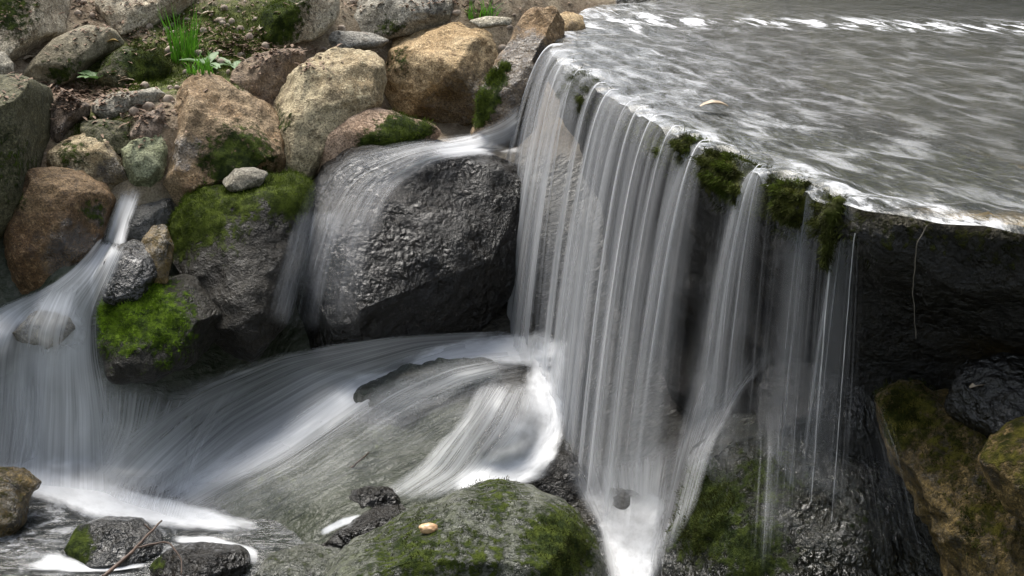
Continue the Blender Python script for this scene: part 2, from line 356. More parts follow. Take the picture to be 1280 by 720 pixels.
def ground_material():
    N = NT('ground_earth'); p = N.n('ShaderNodeNewGeometry').outputs['Position']
    n1 = N.noise(p, 7, 5, .6); n2 = N.noise(p, 45, 5, .7); n3 = N.noise(p, 150, 3, .7)
    earth = N.mixc(N.mr(n1, .35, .65), (.26, .21, .14), (.14, .10, .062)); earth = N.mixc(N.mr(n2, .48, .7), earth, (.27, .22, .16)); earth = N.mixc(N.mr(n3, .55, .4, 0, .5), earth, (.03, .02, .012))
    bed = N.mixc(N.mr(n1, .35, .65), (.046, .052, .034), (.022, .028, .014)); bed = N.mixc(N.mr(n2, .45, .7), bed, (.07, .072, .055))
    sand = N.mixc(N.mr(n1, .35, .65), (.055, .055, .03), (.028, .03, .016)); sand = N.mixc(N.mr(n2, .5, .68), sand, (.08, .075, .045))
    bed = N.mixc(N.attr('under_fall_dark'), bed, N.mixc(N.mr(n2, .4, .65), (.03, .027, .02), (.012, .011, .008))); col = N.mixc(N.attr('dry'), bed, earth); col = N.mixc(N.attr('sand'), col, sand); col = N.mixc(N.attr('amber'), col, N.mixc(N.mr(n2, .4, .65), (.42, .28, .06), (.22, .15, .035)))  # bed painted darker behind the fall, dark rock toned down against the sun
    ms = N.mr(N.math('ADD', N.attr('moss'), N.math('MULTIPLY', N.math('SUBTRACT', N.noise(p, 24, 5, .7), .5), .9)), .36, .6)
    col = N.mixc(ms, col, N.mixc(N.mr(N.noise(p, 30, 4, .7), .35, .65), (.03, .036, .008), (.10, .115, .02)))
    h = N.math('ADD', N.math('MULTIPLY', n2, .6), N.math('MULTIPLY', n3, .25))
    rot = N.n('ShaderNodeMapping'); N.put(rot.inputs['Vector'], p); rot.inputs['Rotation'].default_value = (0, 0, -.56)
    rp = N.noise(N.mapping(rot.outputs[0], (13, 46, 20)), 1, 4, .6, .6)
    h = N.mixf(N.attr('dry'), N.math('ADD', N.math('MULTIPLY', rp, 1.1), N.math('MULTIPLY', h, .45)), h)
    b = N.n('ShaderNodeBsdfPrincipled'); N.link(col, b.inputs['Base Color']); N.link(N.mixf(N.math('MAXIMUM', N.attr('dry'), ms), .22, .85), b.inputs['Roughness'])
    N.link(N.bump(h, .8, .02), b.inputs['Normal']); b.inputs['Specular IOR Level'].default_value = .28
    return N.done(b.outputs[0])
ground = mesh_obj('ground', TV, grid_faces(len(gx), len(gy)), ground_material(), attrs={'dry': dry, 'moss': np.maximum(mossb, sst(7.9, 8.6, TV[:, 1])*(ts > .2)), 'sand': (ts > .5)*1.0, 'under_fall_dark': sst(-.55, -.3, ts)*(ts < .5), 'amber': sst(1.5, .9, ts)*sst(.75, 1.0, TV[:, 0])*(ts > .3)*sst(4.7, 4.2, TV[:, 1])})
tag(ground, 'earth bank and wet streambed', kind='structure')

def hit_ground(px, py):
    d = ray(px, py); t = np.linspace(3, 9, 1200); P = CAM+t[:, None]*d
    z = terrain_z(P[:, 0], P[:, 1], False); i = np.argmax(P[:, 2] < z)
    return P[i] if P[i, 2] < z[i] else P[-1]

# ------------------------------------------------------------------ rocks
_ico = {}
def ico(n):
    if n not in _ico:
        bm = bmesh.new(); bmesh.ops.create_icosphere(bm, subdivisions=n, radius=1)
        V = np.array([v.co[:] for v in bm.verts]); Fc = np.array([[v.index for v in f.verts] for f in bm.faces]); bm.free(); _ico[n] = (V, Fc)
    return _ico[n]
def vnormals(V, Fc):
    n = np.cross(V[Fc[:, 1]]-V[Fc[:, 0]], V[Fc[:, 2]]-V[Fc[:, 0]]); out = np.zeros_like(V)
    for k in range(3): np.add.at(out, Fc[:, k], n)
    return out/(np.linalg.norm(out, axis=1)[:, None]+1e-12)
SOLID, FRONT = [], []
def add_solid(V, Fc): SOLID.append((np.asarray(V, float), np.asarray(Fc)))
def fuzz(parent, V, N_, m, count, length, mat, seed=0, droop=0., name='moss'):
    """short moss shoots as one mesh part"""
    r = np.random.default_rng(seed); wgt = np.clip(m, 0, 1)**2
    if wgt.sum() < 1e-3: return
    i = r.choice(len(V), count, p=wgt/wgt.sum()); b = V[i]+r.normal(size=(count, 3))*.006
    d = N_[i]+r.normal(size=(count, 3))*.55+np.array([0, 0, .35-droop*1.6]); d /= np.linalg.norm(d, axis=1)[:, None]
    side = np.cross(d, r.normal(size=(count, 3))); side /= np.linalg.norm(side, axis=1)[:, None]
    L = length*(.4+r.random(count))[:, None]; wd = (.0008+.0010*r.random(count))[:, None]
    tri = np.stack([b-side*wd-N_[i]*.003, b+side*wd-N_[i]*.003, b+d*L], 1).reshape(-1, 3)
    return mesh_obj(name, tri, np.arange(count*3).reshape(-1, 3), mat, parent, smooth=False)
GROUP = {}
def rock(label, outline, mat, cat='rock', name='rock', front=None, T=None, lean=.6, p=.72, q=.75, facets=11, rough=.085, sub=5, seed=0,
         moss=0., mblobs=(), wet=0., wet_shade_blobs=(), sink=.16, shoots=0, shoot_mat=None, shoot_len=.0075, wetline=None, ctr=None, group=None, droop=0.):
    r = np.random.default_rng(seed+101)
    O = np.array(outline, float); bx, by = O[O[:, 1].argmax()]
    g = np.array(at_y(bx, by, front)) if front else hit_ground(bx, min(by, 719 if by < 730 else by))
    dfront = (g-CAM)@FWD
    hw = (O[:, 0].max()-O[:, 0].min())/2*dfront/F; hh = (O[:, 1].max()-O[:, 1].min())/2*dfront/F
    if T is None: T = .8*min(hw, hh*1.6)
    D = dfront+.62*T
    c = np.array(ctr, float) if ctr else np.array([(O[:, 0].max()+O[:, 0].min())/2, (O[:, 1].max()+O[:, 1].min())/2])*.5+O.mean(0)*.5
    low = np.clip((O[:, 1]-c[1])/(O[:, 1].max()-c[1]), 0, 1); O2 = O.copy(); O2[:, 1] += low*sink*(O[:, 1].max()-O[:, 1].min())
    a = (O2[:, 0]-c[0])*D/F; b = -(O2[:, 1]-c[1])*D/F
    pa = np.concatenate([np.linspace(a[i], a[(i+1) % len(a)], 24, endpoint=False) for i in range(len(a))])
    pb = np.concatenate([np.linspace(b[i], b[(i+1) % len(b)], 24, endpoint=False) for i in range(len(b))])
    th = np.arctan2(pb, pa); rr = np.hypot(pa, pb); o = th.argsort(); tab_t = np.linspace(-math.pi, math.pi, 361)[:-1]
    tab = np.interp(tab_t, th[o], rr[o], period=2*math.pi); tab = np.convolve(np.concatenate([tab[-4:], tab, tab[:4]]), np.hanning(11)[1:-1]/np.hanning(11).sum(), 'valid')
    S, Fc = ico(sub)
    t = np.arctan2(S[:, 1], S[:, 0]); rho = np.hypot(S[:, 0], S[:, 1])
    R = np.interp(t, tab_t, tab, period=2*math.pi)*rho**p
    loc = np.stack([R*np.cos(t), R*np.sin(t), T*np.sign(S[:, 2])*np.abs(S[:, 2])**q], 1)
    loc[:, 2] -= lean*loc[:, 1]*np.clip(T/max(hh, 1e-3), .3, 1.2)
    for k in range(facets):
        n = r.normal(size=3); n[2] = abs(n[2])*.8+.55
        if k == 0: n = np.array([r.normal()*.25, 1.0, .55])
        n /= np.linalg.norm(n); d = loc@n; h = d.max()*((.74+.2*r.random()) if k else .9); ex = np.clip(d-h, 0, None)
        loc = loc-n*(ex*.92)[:, None]
    sz = (hw*hh*T)**(1/3)
    ln = vnormals(loc, Fc); oo = r.random(3)*50
    dsp = rough*sz*(1.3*fbm(loc/sz*1.5+oo, 3)+.55*(ridged(loc/sz*2.6+oo, 4)-.6)+.5*fbm(loc*26+oo, 4)*min(1, .12/sz))
    loc = loc+ln*dsp[:, None]
    base = at_d(c[0], c[1], D)
    for _ in range(2):
        qx, qy, _d = project(base+loc[:, :1]*RT+loc[:, 1:2]*UP-loc[:, 2:]*FWD)
        sx = (O2[:, 0].max()-O2[:, 0].min())/(qx.max()-qx.min()); sy = (O2[:, 1].max()-O2[:, 1].min())/(qy.max()-qy.min())
        loc[:, 0] = loc[:, 0]*sx+((O2[:, 0].max()+O2[:, 0].min())/2-(c[0]+((qx.max()+qx.min())/2-c[0])*sx))*D/F
        loc[:, 1] = loc[:, 1]*sy-((O2[:, 1].max()+O2[:, 1].min())/2-(c[1]+((qy.max()+qy.min())/2-c[1])*sy))*D/F
    V = base+loc[:, :1]*RT+loc[:, 1:2]*UP-loc[:, 2:]*FWD
    if np.cross(V[Fc[0, 1]]-V[Fc[0, 0]], V[Fc[0, 2]]-V[Fc[0, 0]])@(V[Fc[0, 0]]-base) < 0: Fc = Fc[:, ::-1]
    Nn = vnormals(V, Fc); px, py, _ = project(V)
    m = moss*(.35+.65*sst(-.2, .7, Nn[:, 2]))+0*px
    for X_, Y_, R_, s_ in mblobs:
        R_ *= 1.35; m = np.maximum(m, s_*np.exp(-((px-X_)**2+(py-Y_)**2)/R_**2)*sst(-.5, .2, Nn[:, 2]+.4*(loc[:, 2] > 0)))
    wv = wet+0*px
    for X_, Y_, R_, s_ in wet_shade_blobs: wv = np.maximum(wv, s_*np.exp(-((px-X_)**2+(py-Y_)**2)/R_**2))
    if wetline is not None: wv = np.maximum(wv, sst(wetline+.05, wetline-.06, V[:, 2]+.06*fbm(V*9, 3)))
    ob = mesh_obj(name, V-base, Fc, mat, attrs={'moss': m, 'wet': wv}); ob.location = base
    tag(ob, label, cat, group); (FRONT if seed in (34, 36, 38, 42, 43, 44, 45, 46, 47, 48, 49) else SOLID).append((V, Fc))
    if shoots: 
        m2 = m+.45*fbm(V*24, 4); f = fuzz(None, V-base, Nn, sst(.3, .8, m2), shoots*2, shoot_len, shoot_mat or M_MOSS, seed, droop)
        if f: f.parent = ob
    return ob

BANK = 'boulders on the earth bank'; STR = 'wet stones in the stream'
# --- earth bank, back to front
rock('large pale grey slab filling the top left corner of the bank', [(-60,-30),(70,-30),(82,10),(88,32),(60,45),(30,65),(20,78),(-60,75)], PALE(), group=BANK, moss=.15, mblobs=[(10,10,40,.6)], seed=1, T=.22, lean=.9)
rock('low pale slab at the top edge behind the grass tuft', [(120,-30),(250,-30),(244,6),(205,22),(165,34),(135,26),(118,10)], PALE(), group=BANK, moss=.12, seed=2, lean=1., T=.12)
rock('long rounded grey slab left of the grass tuft', [(28,86),(60,50),(105,31),(138,35),(155,52),(137,62),(112,76),(95,94),(60,102),(35,97)], rock_mat('slab', (.24,.21,.15), (.18,.155,.105), (.12,.10,.065), grain=.2), group=BANK, moss=.12, mblobs=[(80,95,30,.5)], seed=3, lean=.8, rough=.03, T=.12)
rock('moss topped pale boulder at the top edge right of the grass tuft', [(312,48),(325,25),(345,5),(380,-14),(425,-5),(424,22),(398,42),(355,52)], PALE(), group=BANK, moss=.3, mblobs=[(335,20,35,1),(370,5,25,.5)], seed=4, shoots=1800, shoot_mat=M_MOSS)
rock('broad grey stone at the top edge behind the flat grey slab', [(425,5),(470,-20),(570,-20),(580,0),(566,22),(530,32),(490,40),(460,42),(430,32)], GREY(), group=BANK, moss=.2, mblobs=[(490,35,20,.5)], seed=5, lean=.7, wet_shade_blobs=[(540,10,28,.5)])
rock('thin flat grey slab lying behind the two tan boulders', [(384,44),(420,38),(460,40),(486,50),(472,58),(445,61),(425,68),(405,58),(386,62)], rock_mat('slate', (.30,.285,.25), (.24,.225,.20), (.17,.15,.12)), group=BANK, seed=6, lean=.6, facets=4, rough=.04)
rock('mossy earth covered stone below the long rounded slab', [(120,70),(150,58),(200,60),(215,82),(205,106),(160,110),(120,104)], SHADE(), group=BANK, moss=.45, mblobs=[(190,85,35,.9)], seed=7, shoots=2500, shoot_mat=M_MOSSD)
rock('brown stone wedged behind the big brown boulder', [(275,104),(305,75),(345,60),(380,60),(384,85),(360,110),(345,130),(300,125)], BROWN() if 0 else rock_mat('mauve', (.25,.19,.13), (.17,.125,.09), (.09,.065,.05)), group=BANK, seed=8, lean=.7)
rock('tiny grey stone at the left edge above the shaded block', [(-20,70),(0,64),(14,78),(18,94),(-20,96)], GREY(), group=BANK, seed=9, sub=4)
rock('small pinkish brown stone right of the shaded block', [(60,120),(75,112),(95,124),(114,133),(114,142),(92,150),(80,170),(62,172)], PINK() if 0 else rock_mat('mauve2', (.24,.19,.15), (.17,.13,.10), (.10,.07,.05)), group=BANK, seed=10, wet_shade_blobs=[(80,165,18,.6)])
rock('narrow flat grey stone under the dead leaves', [(114,128),(140,118),(195,109),(208,118),(196,130),(165,139),(140,149),(117,140)], GREY(), group=BANK, seed=11, lean=.5, moss=.1)
rock('dark mossy stone behind the small tan boulder', [(100,152),(130,148),(158,155),(166,178),(150,192),(110,188)], SHADE(), group=BANK, seed=12, moss=.35)
rock('small rounded grey stone above the pale green stone', [(162,164),(175,144),(202,134),(210,150),(204,176),(166,180)], rock_mat('mauve2', (.24,.19,.15), (.17,.13,.10), (.10,.07,.05)), group=BANK, seed=13, facets=3)
rock('pale green algae coated stone left of the big brown boulder', [(151,190),(165,178),(198,161),(212,190),(206,226),(165,230),(154,217)], GREEN(), group=BANK, seed=14, moss=.25)
rock('small tan boulder with dark wet right end', [(58,192),(85,170),(120,158),(142,172),(152,195),(163,218),(152,238),(110,230),(60,210)], TAN(), group=BANK, seed=15, moss=.15, mblobs=[(90,195,25,.5)], wet_shade_blobs=[(145,215,28,.8),(90,210,20,.5)])
rock('orange tan boulder with a broad sunlit face beside the waterfall', [(478,62),(500,38),(560,29),(620,27),(650,34),(648,62),(632,100),(618,140),(575,158),(520,142),(486,140),(476,108)], OCHRE(), group=BANK, seed=16, sub=6, T=.30, lean=.75, mblobs=[(500,75,22,.45)], wet_shade_blobs=[(585,140,55,1.0),(540,140,30,.7)], sink=.05)  # the wet blobs here paint the shade of the underside into the colour
rock('tan lichen covered boulder beside the big brown one', [(336,122),(358,95),(385,75),(420,62),(470,58),(484,80),(482,132),(450,160),(410,190),(390,218),(355,216),(342,172)], TAN(), group=BANK, seed=17, sub=6, moss=.16, mblobs=[(352,150,18,.5)], lean=.5)
rock('big brown boulder with a tan peak in the middle of the bank', [(198,132),(215,105),(238,86),(265,94),(290,108),(330,124),(350,150),(360,190),(352,222),(300,236),(270,248),(198,248),(194,192)], rock_mat('rust', (.34,.255,.165), (.20,.13,.07), (.09,.055,.03)), group=BANK, seed=18, sub=6, lean=.45, T=.25, mblobs=[(300,205,45,.75)], wet_shade_blobs=[(225,190,38,.55),(300,235,40,.6)])
rock('smooth pinkish boulder with a mossy lower edge behind the wet boulder', [(390,170),(405,145),(425,132),(455,130),(495,142),(535,152),(552,164),(525,190),(470,200),(430,206),(405,215),(390,204)], PINK(), group=BANK, seed=19, front=5.72, lean=.6, rough=.045, mblobs=[(500,172,26,1.),(465,182,18,.8),(530,162,15,.7)], shoots=2500)
rock('small pale flat stone lying on top of the orange tan boulder', [(586,26),(610,20),(640,22),(640,30),(602,34)], rock_mat('chalk', (.5,.46,.37), (.4,.36,.28), (.3,.26,.2)), group=BANK, seed=20, sub=4, front=6.55, facets=2, rough=.03)
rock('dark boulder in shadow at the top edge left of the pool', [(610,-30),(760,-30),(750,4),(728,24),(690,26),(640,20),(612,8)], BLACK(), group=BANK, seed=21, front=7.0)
rock('small ochre stone squeezed between the tall rock and the lip', [(690,20),(706,14),(728,20),(732,36),(712,44),(692,42)], OCHRE(), group=BANK, seed=22, front=6.35, sub=4, wet_shade_blobs=[(715,35,12,.6)])
rock('tall leaning brown rock with a green mossy edge beside the lip', [(588,165),(603,112),(622,78),(640,48),(648,22),(662,8),(692,7),(706,22),(702,46),(690,66),(680,110),(668,160),(640,176)], rock_mat('rust', (.26,.19,.115), (.16,.10,.05), (.08,.05,.028)), group=BANK, seed=23, sub=6, front=5.95, T=.14, lean=.35, mblobs=[(608,125,14,1.),(620,100,12,1.),(600,145,12,1.),(632,84,8,.8)], wet_shade_blobs=[(660,75,40,.9),(640,120,50,1.)], shoots=3500, sink=.05, ctr=(645,95))
rock('tall grey green block with a flat pale top at the left edge', [(-50,95),(40,92),(62,99),(66,110),(64,170),(60,238),(25,268),(-50,290)], SHADE(), group=BANK, seed=24, sub=6, T=.28, lean=.12, moss=.28, p=.55, q=.5, rough=.05, mblobs=[(15,200,60,.4)])
rock('brown water worn boulder below the shaded block', [(26,232),(40,211),(75,208),(105,211),(130,225),(145,246),(134,290),(105,335),(60,350),(8,350),(3,300),(13,255)], BROWN(), group=BANK, seed=25, sub=6, lean=.4, moss=.1, mblobs=[(20,250,16,.5),(120,265,20,.5)], wet_shade_blobs=[(90,320,50,.8),(120,270,22,.6)])
rock('small grey stone on the mossy boulder below the big brown one', [(278,226),(295,211),(320,209),(335,216),(327,230),(292,236)], GREY(), group=BANK, seed=26, sub=4, front=5.42)
# --- stones in the stream
WL = dict(group=STR, cat='rock')
rock('flat grey wet stone in the little spout at left', [(143,290),(160,258),(190,244),(228,247),(220,275),(200,292),(170,302),(146,302)], WETG(), seed=30, wet=.5, lean=.7, rough=.03, **WL)
rock('small upright brown stone against the large mossy boulder', [(176,302),(190,280),(207,282),(218,310),(214,345),(196,345),(183,320)], UMBER(), seed=31, wet=.5, moss=.3, front=5.14, **WL)
rock('egg shaped black wet stone above the bright mossy one', [(128,328),(140,308),(165,299),(186,310),(198,342),(180,368),(150,372),(131,368)], BLACK(), seed=32, wet=.8, lean=.5, facets=4, rough=.035, front=5.06, **WL)
rock('large dark boulder capped with green moss at centre left', [(212,275),(230,248),(270,234),(320,222),(360,214),(388,226),(394,258),(388,310),(370,380),(330,420),(285,410),(245,360),(218,325)], VIVID() if 0 else rock_mat('mosscap', (.06, .052, .04), (.032, .027, .019), (.015, .012, .008), moss=((.035,.05,.007), (.11,.145,.018)), wetdark=.42, rwet=.3, lump=.25, spw=.3), seed=33, sub=6, wet=.85, facets=3, T=.2, front=5.2, lean=.7, mblobs=[(240,265,40,.95),(365,235,34,.95),(280,285,40,.5),(300,240,34,.75),(335,230,28,.7),(222,300,30,.6)], shoots=7000, shoot_mat=M_MOSS, **WL)
rock('dark stone with a vivid green mossy flank at left of centre', [(122,388),(138,362),(180,346),(230,342),(272,350),(292,372),(288,405),(255,440),(200,462),(150,462),(130,432)], VIVID(), seed=34, sub=6, wet=.8, facets=3, lean=.6, T=.19, front=4.98, mblobs=[(160,380,38,1.15),(200,400,40,.75),(150,415,30,.7),(215,440,40,.4)], shoots=9000, shoot_mat=M_MOSSV, droop=.3, **WL)
rock('big glossy black boulder with water sheeting over its left side', [(372,300),(380,245),(392,206),(418,182),(470,171),(540,176),(600,192),(650,205),(668,260),(662,335),(610,385),(540,410),(430,440),(368,420)], WET(), seed=35, sub=6, wet=1., T=.42, lean=.5, rough=.07, mblobs=[(500,215,22,.3)], **WL)
rock('pale stone under the left cascade', [(15,418),(40,395),(70,372),(98,378),(106,410),(66,428)], GREY(), seed=36, wet=.45, facets=4, rough=.1, **WL)
rock('small dark stone at the left edge of the cascade', [(-30,405),(0,404),(16,414),(12,436),(-30,440)], BLACK(), seed=37, wet=.8, sub=4, **WL)
rock('half drowned dark ledge stone in the broad cascade', [(424,512),(450,485),(500,463),(560,449),(615,446),(628,470),(585,497),(520,512),(465,530),(428,528)], rock_mat('slabwet', (.06,.072,.06), (.05,.05,.035), (.028,.028,.018), wetdark=.6), seed=38, wet=.6, lean=1.2, T=.07, moss=.1, sink=.4, rough=.14, p=.8, front=5.05, **WL)
rock('round dark stone under the white water at the foot of the fall', [(598,535),(605,502),(625,486),(646,494),(660,520),(657,548),(630,558),(601,555)], WETG(), seed=39, wet=.7, facets=2, rough=.03, T=.11, **WL)
rock('dark narrow stone behind the falling veil', [(693,505),(696,440),(708,412),(726,405),(738,440),(734,520),(705,530)], BLACK(), seed=40, wet=.8, front=5.0, T=.09, **WL)
rock('wet charcoal stone half hidden by the foot of the veil', [(664,606),(678,575),(708,562),(742,588),(756,645),(722,660),(680,630)], BLACK() if 0 else WET(), seed=41, wet=.8, front=4.68, **WL)
rock('small square grey stone sitting in the foam', [(750,622),(754,607),(790,601),(811,611),(809,632),(782,643),(752,640)], WETG(), seed=42, wet=.6, sub=4, facets=6, **WL)
rock('big rounded green grey boulder at the bottom centre', [(393,735),(425,692),(470,670),(512,640),(562,614),(622,599),(672,606),(722,636),(747,672),(760,725),(752,800),(395,800)], rock_mat('algae', (.13,.135,.105), (.085,.095,.055), (.04,.045,.025), moss=((.025,.04,.008), (.10,.13,.02)), wetdark=.5, rwet=.2, lump=.35), seed=43, sub=6, T=.4, lean=.6, wet=.5, moss=.2, mblobs=[(700,680,45,.85),(620,620,50,.5),(520,700,80,.55),(600,690,50,.5)], front=3.93, shoots=3000, shoot_mat=M_MOSSD, shoot_len=.005, rough=.08, sink=.02, **WL)
rock('low mossy stone touching the left of the bottom boulder', [(313,724),(335,690),(380,678),(424,684),(432,702),(420,735),(320,735)], rock_mat('algae', (.16,.165,.12), (.10,.11,.06), (.05,.055,.03)), seed=44, wet=.6, moss=.3, front=4.22, **WL)
rock('dark wet stone upstream of the bottom boulder', [(398,690),(430,656),(470,630),(500,629),(517,641),(494,664),(445,690)], WET(), seed=45, wet=.8, moss=.15, **WL)
rock('small jagged dark stone on the slab above the bottom boulder', [(428,634),(440,612),(470,607),(496,611),(501,628),(470,637)], WET(), seed=46, sub=4, wet=.7, rough=.12, **WL)
rock('flat grey stone with a mossy left end in the lower pool', [(80,682),(90,655),(116,645),(166,647),(197,670),(204,692),(160,702),(110,700)], BLACK(), seed=47, wet=.7, lean=.7, rough=.05, T=.12, mblobs=[(92,680,22,.95)], front=4.36, sink=.3, **WL)
rock('flat dark stone at the bottom edge in the lower pool', [(186,705),(205,682),(250,677),(297,681),(315,698),(300,730),(200,735)], WET(), seed=48, wet=.7, lean=.7, rough=.08, mblobs=[(195,705,15,.6)], front=4.22, sink=.25, T=.12, **WL)
rock('brown mossy stone at the left edge of the lower pool', [(-40,592),(-5,583),(30,590),(52,604),(40,618),(38,645),(20,664),(-40,668)], UMBER(), seed=49, wet=.5, moss=.35, front=4.55, **WL)
# --- right side under the ledge
rock('dark mossy mound under the thin trickles at lower right', [(826,740),(848,650),(880,580),(932,530),(1000,512),(1062,518),(1112,558),(1156,625),(1200,700),(1210,800),(830,800)], rock_mat('mound', (.06,.058,.045), (.035,.035,.024), (.016,.016,.01), moss=((.018,.03,.006), (.075,.10,.016)), rwet=.07, fine=.5, wetdark=.6, bd=.05, lump=1.1), seed=50, sub=6, T=.3, lean=.55, wet=.8, rough=.1, moss=.2, mblobs=[(880,640,55,.8),(960,600,45,.6),(940,690,50,.7),(1080,660,40,.4)], front=3.72, shoots=4000, shoot_mat=M_MOSSD, sink=.02, **WL)
rock('wet grey rock shelf behind the dark mound', [(945,520),(965,455),(1010,430),(1060,425),(1110,440),(1140,490),(1120,560),(1040,560),(960,550)], BLACK(), seed=51, wet=.8, front=3.98, T=.14, rough=.12, sub=6, **WL)
rock('ochre brown rock with moss at the right edge', [(1094,515),(1110,486),(1150,474),(1200,490),(1240,510),(1300,530),(1330,800),(1210,800),(1165,660),(1120,580)], UMBER(), seed=52, sub=6, front=3.38, T=.2, lean=.7, wet=.4, moss=.3, rough=.15, mblobs=[(1130,520,45,.7),(1190,560,60,.5),(1240,640,60,.5)], shoots=3000, shoot_mat=M_MOSSD, sink=.02, ctr=(1215,650), **WL)
rock('olive mossy stone at the right edge on the ochre rock', [(1222,575),(1246,545),(1285,525),(1330,515),(1330,640),(1260,625)], UMBER(), seed=53, wet=.3, moss=.5, front=3.3, **WL)
rock('black wet stone tucked under the dark ledge at right', [(1180,500),(1200,455),(1250,440),(1330,440),(1330,560),(1230,540)], BLACK(), seed=54, wet=.7, front=3.55, rough=.12, **WL)

# ------------------------------------------------------------------ rock ledge the water drops from
PROF = np.array([(-1.3,.86),(-.75,.90),(-.5,.925),(-.3,.95),(-.12,.972),(-.05,.980),(-.015,.972),(.005,.945),(.008,.90),(-.01,.84),(-.05,.76),(-.10,.66),(-.15,.52),(-.19,.36),(-.22,.18),(-.22,0),(-.20,-.25),(-.18,-.55)])
prof, _ = resample(PROF, 90)
L_, Ls = resample(LIPR, step=.016); Ln, _ = resample(LIPN, len(L_)); Ln /= np.linalg.norm(Ln, axis=1)[:, None]
lpx = project(np.c_[L_, np.ones(len(L_))])[0]; lpx[L_[:, 1] < 3.5] = 1300; lpx[L_[:, 1] > 6.2] = 690
right = sst(960, 1080, lpx)
nv, nl = len(prof), len(L_)
o_ = np.repeat(prof[:, 0][:, None], nl, 1); z_ = np.repeat(prof[:, 1][:, None], nl, 1)
under = sst(.95, .3, z_)
o_ = o_-under*right[None]*.45
LV = np.stack([L_[None, :, 0]+Ln[None, :, 0]*o_, L_[None, :, 1]+Ln[None, :, 1]*o_, z_], -1).reshape(-1, 3)
face = sst(.985, .9, LV[:, 2])
am = (.02+.055*face)
n1 = fbm(LV*np.array([5, 5, 7.])+3, 4); n2 = ridged(LV*np.array([14, 14, 9.]), 3)-.6
Lout = np.c_[np.tile(Ln, (nv, 1)), np.zeros(nv*nl)]
LV = LV+Lout*(am*(n1*1.2+n2*.35))[:, None]; LV[:, 2] += (.012+.02*np.tile(right, nv))*fbm(LV*11+9, 4)*sst(.5, .9, LV[:, 2])
gl_px, gl_py, _ = project(LV)
def gap_at(px):
    g = 0*px
    for a, b, q in [(694,699,.5),(703,708,.5),(713,745,1),(753,756,.4),(795,799,.5),(803,808,.4),(838,845,.5),(856,874,1),(888,944,1),(960,1012,1),(1022,1050,.6),(1050,1300,.3)]:
        g = np.maximum(g, q*sst(a-3, a+2, px)*sst(b+3, b-2, px))
    return g
gp = np.tile(gap_at(lpx), nv); prf = np.repeat(prof[:, 0], nl)
LV += Lout*(gp*.02*sst(.86, .93, LV[:, 2]))[:, None]; LV[:, 2] += gp*.026*np.exp(-((prf+.006)/.035)**2)*(LV[:, 2] > .88)*(1+.5*fbm(LV*16, 3))
rim = sst(.80, .93, LV[:, 2]); LF = grid_faces(nl, nv)
mo = rim*(.25+.55*np.tile(sst(760, 860, lpx), nv))*(1-.55*np.tile(right, nv))
ledge_mat = rock_mat('ledge', (.028, .024, .018), (.015, .013, .009), (.008, .006, .005), moss=((.028,.032,.006), (.12,.13,.022)), wetdark=.5, rwet=.14, lump=.5, spw=.6)
sed = sst(-.10, -.2, prf)*np.tile(sst(1030, 1120, lpx), nv)
ledge = mesh_obj('rock_ledge', LV, LF, ledge_mat, attrs={'sediment': sed, 'moss': mo*(1-sed), 'wet': .9+0*mo})
tag(ledge, 'long dark overhanging rock ledge with a mossy rim that the stream pours over', 'rock ledge'); add_solid(LV, LF)
tri = np.concatenate([LF[:, [0, 1, 2]], LF[:, [0, 2, 3]]]); LN = vnormals(LV, tri)
if (LN*Lout).sum() < 0: LN = -LN
rsel = rim*np.tile(sst(690, 720, lpx)*sst(1130, 1050, lpx)*(L_[:, 1] < 6.2), nv)*(prf > -.07)*(.25+.75*gp)
fuzz(ledge, LV, LN, rsel*sst(-.6, .0, fbm(LV*9, 3)), 30000, .013, M_MOSSD, 5, droop=.8)
fuzz(ledge, LV, LN, rsel*(LV[:, 2] > .9)*np.tile(sst(830, 850, lpx)*sst(1020, 960, lpx), nv)*sst(.0, .3, fbm(LV*7+4, 3)+.1), 6000, .012, M_MOSS, 6, droop=.6)

# ------------------------------------------------------------------ upper stream surface
pl, pls = resample(LIPR, step=.012); pn, _ = resample(LIPN, len(pl)); pn /= np.linalg.norm(pn, axis=1)[:, None]
keep = pl[:, 1] < 9.3; pl, pn, pls = pl[keep], pn[keep], pls[keep]
k_ = np.linspace(0, 1, len(pl)); 
FarQ = np.stack([np.interp(pl[:, 1], [3.0, 3.6, 5, 9], [9, 8, 7, 5]), np.interp(pl[:, 1], [3.0, 3.6, 5, 9.0], [3.2, 7.0, 9.6, 10.5])], 1)
tt = np.concatenate([np.linspace(-.018, 0, 4)[:-1], np.linspace(0, .25, 26)[:-1], .25+np.geomspace(.01, 1, 190)*3.2, [4.2, 5.4, 7]])
inw = FarQ-pl; inw /= np.linalg.norm(inw, axis=1)[:, None]
wgt = sst(0, .4, tt)[:, None, None]
dirv = (-pn)[None]*(1-wgt)+inw[None]*wgt
steps = np.diff(tt, prepend=tt[0])
XY = pl[None]+np.cumsum(dirv*steps[:, None, None], 0)+(-pn)[None]*tt[0]
XY = XY.reshape(-1, 2); TTf = np.repeat(tt, len(pl)); S_ = np.tile(pls, len(tt))
zw = np.full(len(XY), 1.0)
rl = 3.2*np.clip(.03-TTf, 0, .08)**2
zw -= rl
ppx2, ppy2, _ = project(np.c_[XY, zw])
A3 = np.c_[XY, zw*0]
crest = np.array([.42, -.9]); crest /= np.linalg.norm(crest); acr = np.array([crest[1], -crest[0]])
W1 = np.c_[A3[:, :2]@crest*3.0, A3[:, :2]@acr*6, A3[:, 0]*0]
W2 = np.c_[A3[:, :2]@crest*7, A3[:, :2]@acr*15, A3[:, 0]*0+5]
amp = .007+.005*sst(.6, .1, TTf)
amp = amp*(1-.75*sst(6.4, 7.2, XY[:, 1]))
